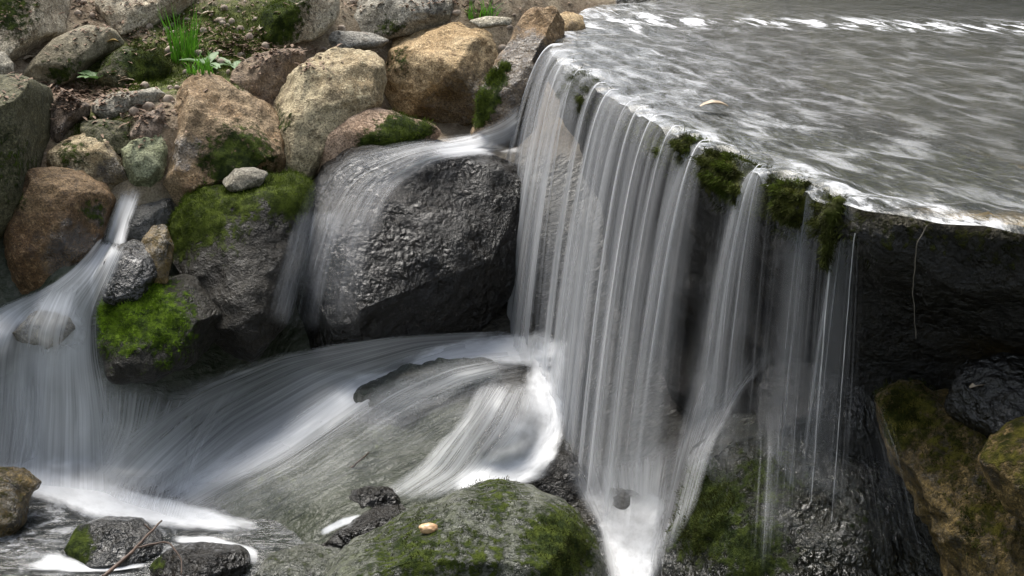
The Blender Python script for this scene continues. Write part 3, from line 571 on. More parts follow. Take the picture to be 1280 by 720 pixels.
zw += amp*(fbm(W1, 3)*1.2+.55*fbm(W2, 3))*sst(-.03, .05, TTf)
zw += .012*sst(.35, .08, TTf)*noise3(np.c_[S_*9, TTf*3, S_*0])
foam_glint = (.08+.10*sst(.9, .3, TTf))*sst(6.6, 5.8, XY[:, 1])*sst(.0, .2, TTf)  # whites of the upper stream: real foam plus painted sky glints
foam_glint = np.maximum(foam_glint, .4*sst(.16, .0, TTf))
foam_glint = np.maximum(foam_glint, .85*np.exp(-((ppy2-27-(ppx2-900)*.02)/7)**2)*(ppx2 > 850))
foam_glint = np.maximum(foam_glint, .8*np.exp(-(((ppx2-790)/60)**2+((ppy2-25)/16)**2)))
foam_glint = np.maximum(foam_glint, (.6+.7*fbm(np.c_[XY*22, TTf*0], 4))*sst(.22, .04, TTf+.07*fbm(np.c_[XY*9, TTf*0], 3))*sst(960, 1010, ppx2))  # right lip: sky sparkle on thin water painted white along with foam
spx = project(np.c_[np.tile(pl, (len(tt), 1)), np.ones(len(XY))])[0]; spx[np.tile(pl, (len(tt), 1))[:, 1] > 6.2] = 680
zw -= .022*gap_at(spx)*sst(.07, .0, TTf)
foam_glint = foam_glint*(1-.9*np.exp(-(((ppx2-1250)/120)**2+((ppy2-215)/32)**2)))
upper = mesh_obj('water', np.c_[XY, zw], grid_faces(len(pl), len(tt)), M_POOL, attrs={'foam': foam_glint}, uv=np.c_[A3[:, :2]@crest, A3[:, :2]@acr])
tag(upper, 'shallow rippling stream above the ledge', kind='structure')

# lower pool
gx2 = np.linspace(-2.6, .5, 200); gy2 = np.linspace(2.6, 5.2, 180); X2, Y2 = np.meshgrid(gx2, gy2); Q = np.c_[X2.ravel(), Y2.ravel()]
z2 = -.275+.008*fbm(np.c_[Q*[5, 11], Q[:, 0]*0], 4)
p2x, p2y, _ = project(np.c_[Q, z2])
f2 = .10+.3*np.exp(-((p2x-100)/120)**2-((p2y-640)/40)**2)
PV = np.c_[Q, z2]; PF = grid_faces(200, 180)
pool2 = mesh_obj('water', PV, PF, M_POOL2, attrs={'foam': f2}, uv=Q); tag(pool2, 'lower pool at the foot of the cascades', kind='structure')

# ------------------------------------------------------------------ draped water
gf = grid_faces(len(gx), len(gy))
def make_bvh(lst):
    bv, bf, off = [], [], 0
    for V_, F_ in lst:
        bv.append(V_); bf += (F_+off).tolist(); off += len(V_)
    return BVHTree.FromPolygons([Vector(v) for v in np.concatenate(bv)], bf)
BVH_ALL = make_bvh(SOLID+FRONT+[(TV, gf), (PV, PF)]); BVH = make_bvh(SOLID+[(TV, gf), (PV, PF)])
def drape(name, lines, dens, mat, parent=None, nu=40, step=9, lift=.012, smooth=6, seed=0, bvh=None, edge=(.2, .2), ends=(.1, .18), back=0.):
    ls = [np.array(l, float) for l in lines]
    Ln_ = max(np.linalg.norm(np.diff(l, axis=0), axis=1).sum() for l in ls); nv_ = max(8, int(Ln_/step)*2)
    R = np.stack([_smooth(resample(l, nv_)[0], max(1, nv_//12)) for l in ls]); kk = np.linspace(0, len(ls)-1, nu)
    i0 = np.clip(np.floor(kk).astype(int), 0, len(ls)-2); f = (kk-i0); f = f
    PX = R[i0]*(1-f)[:, None, None]+R[i0+1]*f[:, None, None]; PX = _smooth(PX, max(1, nu//10), 0)     # nu, nv, 2
    D = np.full(PX.shape[:2], np.nan)
    o = Vector(CAM)
    for i in range(nu):
        for j in range(nv_):
            h = (bvh or BVH).ray_cast(o, Vector(ray(*PX[i, j])).normalized())
            if h[0] is not None: D[i, j] = (np.array(h[0])-CAM)@FWD
    D = np.where(np.isnan(D), np.nanmedian(D), D)
    Sm = D.copy()
    for ax in (0, 1):
        pad = [(0, 0), (0, 0)]; pad[ax] = (2, 2); B_ = np.pad(Sm, pad, mode='edge')
        Sm = np.min([np.take(B_, range(q, q+Sm.shape[ax]), ax) for q in range(5)], 0)
    D2 = _smooth(_smooth(Sm, smooth, 1), max(2, smooth//2), 0)-lift
    P = CAM+np.stack([ray(*q) for q in PX.reshape(-1, 2)])*D2.reshape(-1, 1)
    P3 = P.reshape(nu, nv_, 3)
    um = np.concatenate([[0], np.cumsum(np.linalg.norm(np.diff(P3, axis=0), axis=2).mean(1))]); vm = np.cumsum(np.r_[0, np.linalg.norm(np.diff(P3, axis=1), axis=2).mean(0)])
    U, Vv = np.meshgrid(np.linspace(0, 1, nu), np.linspace(0, 1, nv_), indexing='ij')
    dn = dens(U, Vv) if callable(dens) else np.full(U.shape, dens)
    if isinstance(dens, list): pass
    wob = .06*fbm(np.c_[U.ravel()*3, Vv.ravel()*6+seed, U.ravel()*0], 3).reshape(U.shape)
    Ue = U+wob; Ve = Vv+wob
    e = sst(0, max(edge[0], 1e-3), Ue)*sst(1, 1-max(edge[1], 1e-3), Ue)*sst(0, max(ends[0], 1e-3), Ve)*sst(1, 1-max(ends[1], 1e-3), Ve)
    fc = grid_faces(nv_, nu)
    return mesh_obj(name, P, fc, mat, parent, attrs={'dens': np.clip(dn*e, 0, 1).ravel()}, uv=np.c_[np.repeat(um, nv_)+seed*1.37, np.tile(vm, nu)])
def dl(us, ds, vs=(0, 1), dv=(1, 1)):
    return lambda U, V: np.interp(U, us, ds)*np.interp(V, vs, dv)

# ------------------------------------------------------------------ the waterfall: free falling sheets and threads
fall = empty('waterfall', (.2, 4.8, -.2)); tag(fall, 'tall silky white waterfall dropping from the mossy ledge into foam', 'waterfall')
bpy.context.view_layer.update()
front_ok = LIPR[:, 1] < 6.6
lip_px = project(np.c_[LIPR, np.ones(len(LIPR))])[0]; idx_ok = np.where(front_ok & (LIPR[:, 1] > 3.5) & (np.arange(len(LIPR)) >= np.argmin(np.where(front_ok, lip_px, 9e9))))[0]
def lip_at(px):
    """index position along the lip where it stands at image column px"""
    return np.interp(px, lip_px[idx_ok], idx_ok)
def lip_point(i):
    k = np.arange(len(LIPR)); return np.stack([np.interp(i, k, LIPR[:, a]) for a in (0, 1)], -1), np.stack([np.interp(i, k, LIPN[:, a]) for a in (0, 1)], -1)
def fall_sheet(p0, p1, spread, v, zend, dens, name='water_sheet', seed=0, shift=0., mat=None, nu=None, ztop=1.0, vvar=.06, edge=.12, vfun=None, topf=.02):
    i0, i1 = lip_at(p0), lip_at(p1); nu = nu or max(8, int(abs(i1-i0)*.8)); nv_ = 70
    ii = np.linspace(i0, i1, nu); Pl, Nl = lip_point(ii); mid = Pl.mean(0); tdir = (Pl[-1]-Pl[0])/np.linalg.norm(Pl[-1]-Pl[0]); Nm = Nl.mean(0)/np.linalg.norm(Nl.mean(0))
    vv = v*(1+vvar*2*fbm(np.c_[np.arange(nu)*.13+seed*3, np.zeros(nu)+seed, np.zeros(nu)], 3)); 
    zt = ztop+.012*noise3(np.c_[np.arange(nu)*.2+seed, np.zeros((nu, 2))+.5])
    T_ = np.sqrt(2*(zt-zend)/9.8); P = np.zeros((nu, nv_, 3)); tl = np.linspace(-.16, 1, nv_)
    for j, t in enumerate(tl):
        tm = T_*max(t, 0); back = min(t, 0)*T_
        fr = (max(t, 0))
        offs = ((Pl-mid)@tdir)[:, None]*tdir*(spread-1)*(fr**.8)
        P[:, j, :2] = Pl+Nm*((vv*(tm+back))[:, None])+offs+tdir*shift*fr
        P[:, j, 2] = zt-4.9*tm**2 + .0*back
    U, Vv = np.meshgrid(np.linspace(0, 1, nu), np.clip(tl, 0, 1)**2, indexing='ij')
    dn = dens(U, Vv) if callable(dens) else np.full(U.shape, dens)
    e = sst(0, edge, U)*sst(1, 1-edge, U)*sst(-.16, -.16+max(topf, .01)*6, np.broadcast_to(tl, U.shape))*sst(1, .9, Vv)
    um = np.linspace(0, np.linalg.norm(Pl[-1]-Pl[0])*max(1, spread*.6), nu); vm = np.cumsum(np.r_[0, np.linalg.norm(np.diff(P, axis=1), axis=2).mean(0)])
    return mesh_obj(name, P.reshape(-1, 3), grid_faces(nv_, nu), mat or M_FALL, fall, attrs={'dens': np.clip(dn*e, 0, 1).ravel()}, uv=np.c_[np.repeat(um, nv_)+seed*2.31, np.tile(vm, nu)])
rv = np.random.default_rng(21)
VR = ([0, .12, .4, 1], [.55, .7, .95, 1.])
# left curtain: a thin backing and streams that arc out and widen as they fall
fall_sheet(690, 742, 1.1, .50, -.04, dl([0, .3, .6, 1], [.55, .5, .42, .3], *VR), seed=1, edge=.2)
fall_sheet(700, 760, 1.0, .28, -.10, dl([0, .4, 1], [.28, .32, .25], *VR), seed=3, edge=.25)
for k, (a, b, sp, v, dd) in enumerate([(690, 697, 2.4, .60, .9), (695, 703, 2.2, .50, .65), (704, 709, 2.6, .47, .8), (711, 720, 2.0, .37, .62), (722, 726, 2.8, .41, .7), (728, 739, 1.7, .34, .5)]):
    fall_sheet(a, b, sp, v, -.05, dl([0, .15, .4, 1], [dd, dd, dd*.62, dd*.3], *VR), seed=60+k, edge=.34, nu=22, vvar=.03)
# middle veil
fall_sheet(748, 862, 1.0, .33, -.24, dl([0, .2, .5, .8, 1], [.34, .4, .24, .26, .14], *VR), seed=4, edge=.15)
fall_sheet(752, 835, .97, .38, -.26, dl([0, .3, .6, 1], [.3, .4, .25, .2], *VR), seed=5, edge=.25)
for k, (a, b, sp, v, dd) in enumerate([(746, 753, 2.2, .40, .75), (763, 774, 2.3, .42, .7), (776, 779, 4.0, .38, .65), (789, 797, 2.0, .41, .7), (801, 804, 4.2, .37, .75), (806, 817, 2.4, .33, .42),
        (819, 830, 2.4, .39, .75), (832, 836, 4.0, .35, .6), (842, 854, 2.6, .37, .75), (857, 861, 5.0, .30, .45)]):
    fall_sheet(a, b, sp, v, -.26, dl([0, .15, .35, 1], [dd, dd, dd*.6, dd*.25], *VR), seed=80+k, edge=.34, nu=24, vvar=.03)
# fanning streams to the right
fall_sheet(848, 884, 1.7, .27, -.15, dl([0, .35, .7, 1], [.3, .28, .2, .1], *VR), seed=8, edge=.35)
fall_sheet(876, 886, 9.0, .36, -.1, dl([0, .2, .5, 1], [.65, .5, .3, .1], [0, .25, 1], [1, .75, .55]), seed=9, edge=.3, nu=40)
fall_sheet(947, 956, 11, .32, .12, dl([0, .3, .6, 1], [.3, .5, .3, .1], [0, .2, 1], [1.2, .8, .6]), seed=10, edge=.35, nu=40)
fall_sheet(905, 990, 1.3, .16, .1, dl([0, .5, 1], [.5, .4, .25]), seed=11, edge=.4, mat=M_SPRAY)
fall_sheet(1058, 1072, 7, .14, .2, dl([0, .5, 1], [.6, .5, .3]), seed=13, edge=.35, mat=M_SPRAY, nu=40)
fall_sheet(985, 1045, 1.6, .12, .15, dl([0, .5, 1], [.6, .55, .4]), seed=12, edge=.4, mat=M_SPRAY)
# bright threads
for k, (a, b, sp, v, ze, d) in enumerate([(691,694,2.4,.58,-.05,.9),(698,700,2.6,.42,-.05,.6),(709,711,2.4,.40,-.06,.7),(724,726,3,.34,-.08,.6),(749,751,3,.40,-.2,.6),(765,767,2.6,.42,-.22,.8),
        (790,792,3.,.41,-.24,.6),(802,804,2.4,.38,-.25,.8),(821,823,2.6,.40,-.26,.85),(844,846,2.5,.38,-.26,.8),
        (879,881,3.5,.38,-.16,.95),(949,951,3.5,.34,.1,.8),(954,955,7,.24,.12,.6)]):
    fall_sheet(a, b, sp, v, ze, dl([0, .5, 1], [d*.6, d, d*.6], [0, .1, .4, 1], [1.1, .9, .5, .2]), name='water_strand', seed=30+k, nu=10, edge=.45, ztop=1.012)

def thread(name, top, zend, r, mat, parent, outd=(0, 0), wob=.0012, seed=0, dens=.8):
    n = 60; t = np.linspace(0, 1, n); z = top[2]+(zend-top[2])*t
    cx = top[0]+outd[0]*np.sqrt(t)+wob*fbm(np.c_[t*9+seed, t*0, t*0+seed], 2); cy = top[1]+outd[1]*np.sqrt(t)
    rr = r*(1-.45*t)*(1+.4*noise3(np.c_[t*22, t*0+seed, t*0])); k = 8; an = np.arange(k)*2*math.pi/k
    V = np.stack([cx[:, None]+rr[:, None]*np.cos(an), cy[:, None]+rr[:, None]*np.sin(an), np.repeat(z[:, None], k, 1)], -1).reshape(-1, 3)
    fc = [[i*k+j, i*k+(j+1) % k, (i+1)*k+(j+1) % k, (i+1)*k+j] for i in range(n-1) for j in range(k)]
    return mesh_obj(name, V, np.array(fc), mat, parent, attrs={'dens': np.full(len(V), dens)*np.repeat(.5+.5*sst(-.2, .3, noise3(np.c_[t*14+seed, t*0, t*0])), k)}, uv=np.c_[np.tile(an*.01, n), np.repeat(z, k)])
for k, (px, zt, ze, lab) in enumerate([(1046,.84,.0,'thin water thread falling from the tip of the hanging root'), (1072,.93,.0,'hair thin water trickle right of the hanging root')]):
    P_, N_ = lip_point(np.array([lip_at(px+8)])); q = P_[0]+N_[0]*.03
    t_ = thread('water_trickle', (q[0], q[1], zt), ze, .0018 if k == 0 else .0013, M_FALL, None, (N_[0][0]*.02, N_[0][1]*.02), seed=k*5+1, dens=.6); tag(t_, lab, 'water trickle', 'thin trickles from the ledge')

# ------------------------------------------------------------------ cascades lying on the rocks
def cascade(label, loc):
    e = empty('cascade', loc); tag(e, label, 'cascade'); bpy.context.view_layer.update(); return e
foot = cascade('churning white water at the foot of the left curtain', tuple(at_z(670, 520, -.1)))
drape('white_water', [[(655,408),(648,450),(640,480),(610,540),(540,610)], [(690,405),(690,470),(690,530),(660,575),(560,625)], [(722,410),(712,480),(712,560),(690,605),(610,625)]], dl([0,.3,.6,1],[.5,.85,.9,.7]), M_FOAM, foot, seed=1, edge=(.3,.3))
drape('white_water', [[(700,400),(620,412),(540,425),(470,450)], [(705,440),(640,440),(560,445),(480,468)], [(700,470),(640,460),(580,462),(500,470)]], dl([0,.4,1],[.9,1.1,.8],[0,.5,1],[1,1,.4]), M_FOAM, foot, seed=2, lift=.02, edge=(.35,.35))
drape('water_veil', [[(600,470),(575,520),(520,580),(460,620)], [(640,470),(600,530),(560,590),(500,630)], [(675,480),(665,540),(620,590),(560,630)]], dl([0,.5,1],[.45,.55,.5]), M_FLOW, foot, seed=3, lift=.02)
broad = cascade('broad streaky cascade running down left over the sloping slab', tuple(at_z(350, 540, -.1)))
drape('water_veil', [[(640,412),(490,418),(330,440),(215,480),(130,540),(65,622)], [(650,420),(520,428),(390,465),(280,525),(165,632)], [(655,432),(560,440),(440,482),(330,555),(195,642)], [(665,455),(590,465),(480,515),(370,590),(225,655)], [(690,520),(640,560),(540,600),(430,640),(310,672)]],
      dl([0,.2,.42,.52,.62,.8,1],[.55,.62,.75,.92,.5,.14,.10]), M_FLOW, broad, nu=90, seed=4, edge=(.1,.2), ends=(.1,.08))
drape('water_veil', [[(660,418),(560,428),(440,468),(330,545),(200,612)], [(665,432),(570,442),(455,485),(345,562),(225,618)], [(668,446),(580,455),(470,500),(365,575),(245,624)]], dl([0,.5,1],[.7,1.1,.7],[0,.4,.8,1],[1,.9,.8,.9]), M_FLOW, broad, nu=36, seed=5, lift=.022)
drape('water_veil', [[(640,436),(560,445),(480,475),(420,520)], [(640,455),(575,470),(510,500),(440,545)], [(640,480),(590,495),(530,520),(460,560)]], .42, M_FLOW, broad, nu=40, seed=6, bvh=BVH_ALL, edge=(.3,.4), ends=(.1,.3))
drape('water_veil', [[(-50,440),(-50,520),(-55,612)], [(60,440),(60,520),(40,620)], [(140,455),(140,530),(100,632)], [(230,470),(200,550),(165,648)], [(330,450),(250,550),(215,660)], [(430,470),(340,570),(280,668)]], dl([0,.5,.8,1],[.45,.5,.3,.1]), M_FLOW, broad, nu=110, seed=23, lift=.008, edge=(.05,.25), ends=(.3,.06))
over = cascade('thin sheet of water sliding over the glossy black boulder', tuple(at_z(470, 300, .4)))
drape('water_veil', [[(640,158),(580,166),(500,176),(415,192),(378,240),(350,310),(325,400)], [(640,172),(590,180),(520,192),(450,225),(418,280),(400,350),(388,425)], [(640,190),(600,194),(545,206),(500,240),(475,300),(465,360),(460,432)]], dl([0,.5,.85,1],[.4,.45,.5,.3],[0,.25,.5,1],[1.5,.95,.42,.32]), M_FLOW, over, nu=60, seed=7, ends=(.02,.2), edge=(.22,.3))
drape('white_water', [[(655,120),(625,145),(590,165),(540,178)], [(655,160),(630,178),(590,184),(530,190)], [(655,200),(635,196),(590,196),(550,200)]], dl([0,.4,1],[.4,.9,.8],[0,.5,1],[1,.9,.3]), M_FLOW, over, seed=8, lift=.02)
drape('water_veil', [[(370,260),(350,330),(330,400)], [(400,260),(380,340),(360,420)], [(440,260),(415,340),(400,425)]], .3, M_FLOW, over, seed=9, lift=.015)
left = cascade('stepped white cascade tumbling down at the left edge', tuple(at_z(80, 450, .1)))
drape('white_water', [[(150,232),(138,268),(122,306)], [(166,232),(152,270),(140,308)], [(182,236),(166,274),(158,310)]], .9, M_FLOW, left, seed=10, nu=24, edge=(.3,.3), ends=(.3,.1))
drape('white_water', [[(126,294),(96,330),(62,356),(5,378),(-50,396),(-65,450),(-65,612)], [(134,296),(102,338),(68,366),(30,392),(10,430),(4,500),(-5,616)], [(142,296),(115,346),(80,388),(62,430),(58,510),(50,626)], [(152,300),(130,348),(110,392),(106,440),(115,520),(118,634)], [(162,304),(142,355),(130,400),(140,450),(170,540),(188,642)]],
      dl([0,.2,.4,.6,.8,1],[.65,.75,1.,.95,.7,.4],[0,.25,.42,.6,1],[1,.8,1.15,.8,.85]), M_FLOW, left, nu=80, seed=12, edge=(.1,.25), ends=(.04,.05))
drape('white_water', [[(-10,385),(20,398),(50,425),(45,470)], [(40,362),(70,384),(85,415),(75,470)], [(95,352),(118,378),(128,412),(120,470)]], .7, M_FOAM, left, seed=27, nu=40, edge=(.45,.45), ends=(.3,.5), lift=.012)
drape('water_veil', [[(60,352),(40,375),(20,405),(10,450)], [(85,348),(70,378),(55,415),(50,470)], [(112,350),(105,380),(98,415),(92,470)]], .6, M_FLOW, left, seed=13, nu=40, edge=(.3,.3), ends=(.2,.4), lift=.012, bvh=BVH_ALL)
veil = cascade('splashing white water where the middle veil lands', tuple(at_z(770, 660, -.25)))
drape('white_water', [[(690,575),(715,620),(745,660),(760,740)], [(740,560),(755,615),(765,660),(772,740)], [(800,550),(800,610),(800,660),(795,740)], [(880,530),(855,600),(840,660),(825,740)]], dl([0,.3,.7,1],[.5,.72,.68,.35],[0,.4,1],[.5,1.,.9]), M_FLOW, veil, seed=16, lift=.02, ends=(.2,.02))
drape('white_water', [[(690,590),(720,635),(745,670),(770,745)], [(745,590),(765,635),(775,670),(785,745)], [(810,585),(815,635),(812,670),(805,745)], [(885,560),(868,620),(850,665),(830,745)]], dl([0,.3,.7,1],[.7,.8,.8,.6],[0,.35,.7,1],[.5,.9,1.1,.9]), M_FOAM, veil, seed=26, lift=.03, edge=(.3,.4), ends=(.3,.02))
drape('water_veil', [[(870,430),(845,540),(830,620),(800,740)], [(930,430),(895,500),(865,580),(835,700)], [(1000,420),(940,480),(900,540),(870,640)]], dl([0,.5,1],[.6,.45,.3]), M_FLOW, veil, seed=17, lift=.02, ends=(.35,.2))
drape('water_veil', [[(930,470),(935,560),(925,720)], [(970,470),(975,560),(965,720)], [(1010,480),(1010,560),(1000,720)]], .34, M_SPRAY, veil, seed=18, ends=(.4,.3), edge=(.4,.4))
drape('water_veil', [[(1040,480),(1060,560),(1080,720)], [(1080,480),(1110,560),(1140,720)], [(1110,500),(1140,580),(1185,720)]], .36, M_SPRAY, veil, seed=19, ends=(.4,.3), edge=(.4,.4))
for k, (ln, d) in enumerate([([[(-40,566),(60,580),(140,596),(230,620),(355,654)], [(-40,578),(60,598),(140,618),(225,638),(350,662)], [(-40,590),(60,618),(140,642),(220,652),(340,668)], [(-40,604),(70,646),(130,668),(200,668),(310,674)]], dl([0,.3,.6,1],[1.1,1.3,1.1,.4])),
        ([[(78,662),(80,690),(120,704),(205,700)], [(40,690),(60,703),(120,712),(205,706)], [(-10,712),(40,716),(110,718),(150,716)]], .85),
        ([[(205,668),(270,668),(325,684),(335,715)], [(205,675),(262,674),(315,692),(315,718)], [(210,682),(250,680),(300,698),(298,722)]], .85),
        ([[(392,664),(425,646),(458,638)], [(400,674),(430,660),(458,648)]], .9)]):
    o = drape('foam', ln, d, M_FOAM, None, seed=20+k, nu=24, lift=.008, edge=(.4,.4), ends=(.2,.25)); tag(o, 'white foam floating on the lower pool', 'foam', kind='stuff')

# ------------------------------------------------------------------ small things
def surf(px, py, lift=0.):
    h = BVH_ALL.ray_cast(Vector(CAM), Vector(ray(px, py)).normalized()); return np.array(h[0])+np.array(h[1])*0, np.array(h[1])
def blades(name, px, py, n, hmin, hmax, spread, label, seed, mat=M_GRASS, lean=.35, wd=.0028):
    r = np.random.default_rng(seed); b, _ = surf(px, py); V, Fc = [], []
    for k in range(n):
        a = r.random()*6.283; rr = spread*math.sqrt(r.random()); base = np.array([rr*math.cos(a), rr*math.sin(a), -.01]); h = hmin+(hmax-hmin)*r.random()**1.3
        d = np.array([math.cos(a), math.sin(a), 0])*lean*r.random()*h+r.normal(size=3)*[.02, .02, 0]*1; s = np.cross(d+[0, 0, 1], r.normal(size=3)); s /= np.linalg.norm(s); i0 = len(V); m = 6
        for j in range(m):
            t = j/(m-1); c = base+np.array([0, 0, h*(t-.18*t*t*r.random())])+d*t**2; ww = wd*(1-t**2)+.0003
            V += [c-s*ww, c+s*ww]
        Fc += [[i0+2*j, i0+2*j+1, i0+2*j+3, i0+2*j+2] for j in range(m-1)]
    o = mesh_obj(name, np.array(V), np.array(Fc), mat); o.location = b; return tag(o, label, 'grass')
blades('grass_tuft', 232, 74, 95, .06, .24, .055, 'tall bright green grass tuft growing on the mossy bank', 3)
blades('grass_tuft', 250, 88, 35, .03, .09, .05, 'short grass tuft at the foot of the tall one', 4)
blades('grass_tuft', 603, 20, 45, .04, .11, .06, 'small grass tuft at the top edge above the orange tan boulder', 5)
def leaf_mesh(L, W, curl, r, n=8):
    V, Fc = [], []
    for j in range(n):
        t = j/(n-1); ww = W*math.sin(math.pi*min(1, t*.92+.06))**.7*(1+.12*math.sin(j*2.6)); z = L*.45*t-curl*t*t
        V += [[L*t, -ww, z+ww*.35], [L*t, 0, z], [L*t, ww, z+ww*.35]]
    for j in range(n-1):
        Fc += [[3*j, 3*j+1, 3*j+4, 3*j+3], [3*j+1, 3*j+2, 3*j+5, 3*j+4]]
    return np.array(V), np.array(Fc)
def weed(px, py, n, L, label, seed):
    r = np.random.default_rng(seed); b, _ = surf(px, py); e = empty('weed', b); tag(e, label, 'plant')
    for k in range(n):
        V, Fc = leaf_mesh(L*(.7+.5*r.random()), L*.16*(.8+.5*r.random()), L*.45*r.random(), r); a = k/n*6.28+r.normal()*.3; ca, sa = math.cos(a), math.sin(a)
        V = np.c_[V[:, 0]*ca-V[:, 1]*sa, V[:, 0]*sa+V[:, 1]*ca, V[:, 2]]; o = mesh_obj('leaf', V, Fc, M_WEED); o.parent = e
weed(122, 100, 8, .10, 'low leafy weed beside the long rounded slab', 1)
weed(258, 82, 6, .10, 'broad leaved weed right of the tall grass tuft', 2)
weed(292, 84, 5, .09, 'broad leaved weed above the big brown boulder', 3)
def dead_leaf(px, py, L, W, ang, label, curl=.5, mat=M_DRY, up=.006):
    r = np.random.default_rng(int(px)); p, n = surf(px, py); V, Fc = leaf_mesh(L, W, L*curl, r); V[:, 2] += up; ca, sa = math.cos(ang), math.sin(ang)
    V = np.c_[V[:, 0]*ca-V[:, 1]*sa, V[:, 0]*sa+V[:, 1]*ca, V[:, 2]]
    o = mesh_obj('dead_leaf', np.concatenate([V, V+[0, 0, .0012]]), np.concatenate([Fc, Fc[:, ::-1]+len(V)]), mat); o.location = p; tag(o, label, 'leaf', 'fallen leaves'); return o
dead_leaf(323, 40, .075, .012, 1.2, 'curled white dead leaf on the moss beside the mossy topped boulder', .2)
dead_leaf(272, 78, .07, .014, 2.1, 'pale dead leaf lying right of the grass tuft', .3)
dead_leaf(134, 55, .05, .022, .4, 'yellowish dead leaf on the long rounded slab', .6, simple('yellow_leaf', (.42, .28, .08), .7, (.25, .16, .05)))
dead_leaf(148, 104, .06, .010, .1, 'thin pale dead leaf in front of the low weed', .4)
dead_leaf(30, 77, .05, .016, .8, 'small pale dead leaf at the left edge above the shaded block', .4)
dead_leaf(252, 20, .06, .014, .2, 'buff dead leaf at the top edge behind the grass tuft', .4)
dead_leaf(1212, 488, .06, .014, .1, 'pale dead leaf under the dark ledge at right', .4)
lf = dead_leaf(887, 134, .085, .018, .05, 'tan leaf floating on the stream above the ledge', .45)
q = at_z(875, 136, 1.012); lf.location = q
mi = (mossb > .25) & (ts < .1) & (tz > .5); tn = vnormals(TV, np.concatenate([gf[:, [0, 1, 2]], gf[:, [0, 2, 3]]])); tn *= np.sign(tn[:, 2:]+1e-9)
tag(fuzz(None, TV[mi], tn[mi], sst(.2, .9, mossb[mi]+.5*fbm(TV[mi]*9, 3)), 26000, .010, M_MOSS, 77, name='ground_moss'), 'green moss carpet on the earth bank', 'moss', kind='stuff')
# leaf litter: uncountable
r = np.random.default_rng(11); LVs, LFs = [], []; k = 0
for cx, cy, sx, sy, n in [(105,118,40,14,220),(300,62,40,14,120),(60,120,20,20,60),(360,75,25,10,80),(200,45,90,12,120),(510,5,90,10,90),(130,12,90,14,130),(180,150,30,15,60)]:
    for _ in range(n*3):
        h = BVH_ALL.ray_cast(Vector(CAM), Vector(ray(cx+r.normal()*sx, cy+r.normal()*sy)).normalized())
        if h[0] is None or h[1].z < .55 or h[0].z < .6 or h[0].z > 1.35: continue
        V, Fc = leaf_mesh(.012+.022*r.random(), .003+.004*r.random(), .01*r.random(), r, 4); a = r.random()*6.28
        V = np.c_[V[:, 0]*math.cos(a)-V[:, 1]*math.sin(a), V[:, 0]*math.sin(a)+V[:, 1]*math.cos(a), V[:, 2]+.003]+np.array(h[0]); LVs.append(V); LFs.append(Fc+k); k += len(V)
tag(mesh_obj('leaf_litter', np.concatenate(LVs), np.concatenate(LFs), M_LITTER), 'brown leaf litter scattered over the bank', 'leaf litter', kind='stuff')
S4, F4 = ico(2); GV, GF, k = [], [], 0
for _ in range(700):
    h = BVH_ALL.ray_cast(Vector(CAM), Vector(ray(r.random()*660, r.random()**1.3*230)).normalized())
    if h[0] is None or h[1].z < .6 or h[0].z < .62: continue
    q = np.array(h[0]); 
    if abs(terrain_z(q[0], q[1])[0]-q[2]) > .03: continue
    sz_ = .005+.016*r.random()**3; V = S4*sz_*(.7+.6*r.random(3))*(1+.25*noise3(S4*1.4+r.random(3)*30))[:, None]+q; GV.append(V); GF.append(F4+k); k += len(V)
tag(mesh_obj('gravel', np.concatenate(GV), np.concatenate(GF), simple('gravel_grey', (.34, .28, .22), .85, (.16, .12, .09), 35)), 'loose gravel between the bank boulders', 'gravel', kind='stuff')
# pebble on the bottom boulder
p, n = surf(536, 664); S, Fc = ico(4); V = S*np.array([.026, .020, .015])*(1+.3*fbm(S*1.2+4, 3))[:, None]; o = mesh_obj('pebble', V, Fc, M_PEB); o.location = p+[0, 0, .008]; tag(o, 'small tan pebble resting on the bottom centre boulder', 'pebble')
def tube(name, pts, r0, r1, mat, parent=None, seed=0, n=40, rough=.2):
    P, _ = resample(np.array(pts, float), n); P = _smooth(P, 2); t = np.linspace(0, 1, n); k = 8
    P = P+.004*np.stack([noise3(np.c_[t*9, t*0+seed+q, t*0]) for q in (1, 2, 3)], 1)
    T = np.gradient(P, axis=0); T /= np.linalg.norm(T, axis=1)[:, None]; A = np.cross(T, [.3, .8, .5]); A /= np.linalg.norm(A, axis=1)[:, None]; B = np.cross(T, A)
    rr = (r0+(r1-r0)*t)*(1+rough*noise3(np.c_[t*16, t*0+seed, t*0])); an = np.arange(k)*2*math.pi/k
    V = P[:, None]+rr[:, None, None]*(A[:, None]*np.cos(an)[None, :, None]+B[:, None]*np.sin(an)[None, :, None])
    V = np.concatenate([V.reshape(-1, 3), P[:1], P[-1:]])
    fc = [[i*k+j, i*k+(j+1) % k, (i+1)*k+(j+1) % k, (i+1)*k+j] for i in range(n-1) for j in range(k)]
    fc += [[n*k, (j+1) % k, j] for j in range(k)]+[[n*k+1, (n-1)*k+j, (n-1)*k+(j+1) % k] for j in range(k)]
    return mesh_obj(name, V, fc, mat, parent)
tw = tube('twig', [at_y(128,722,4.05), at_y(165,690,4.18), at_y(185,668,4.3), at_y(203,650,4.38)], .006, .0025, M_TWIG, seed=2)
for pts in ([at_y(190,664,4.32), at_y(180,655,4.33)], [at_y(170,685,4.2), at_y(210,676,4.25), at_y(228,700,4.2), at_y(226,720,4.15)]):
    b = tube('branch', pts, .0035, .0018, M_TWIG, seed=5, n=20); b.parent = tw
tag(tw, 'bare forked twig caught on the stones of the lower pool', 'twig')
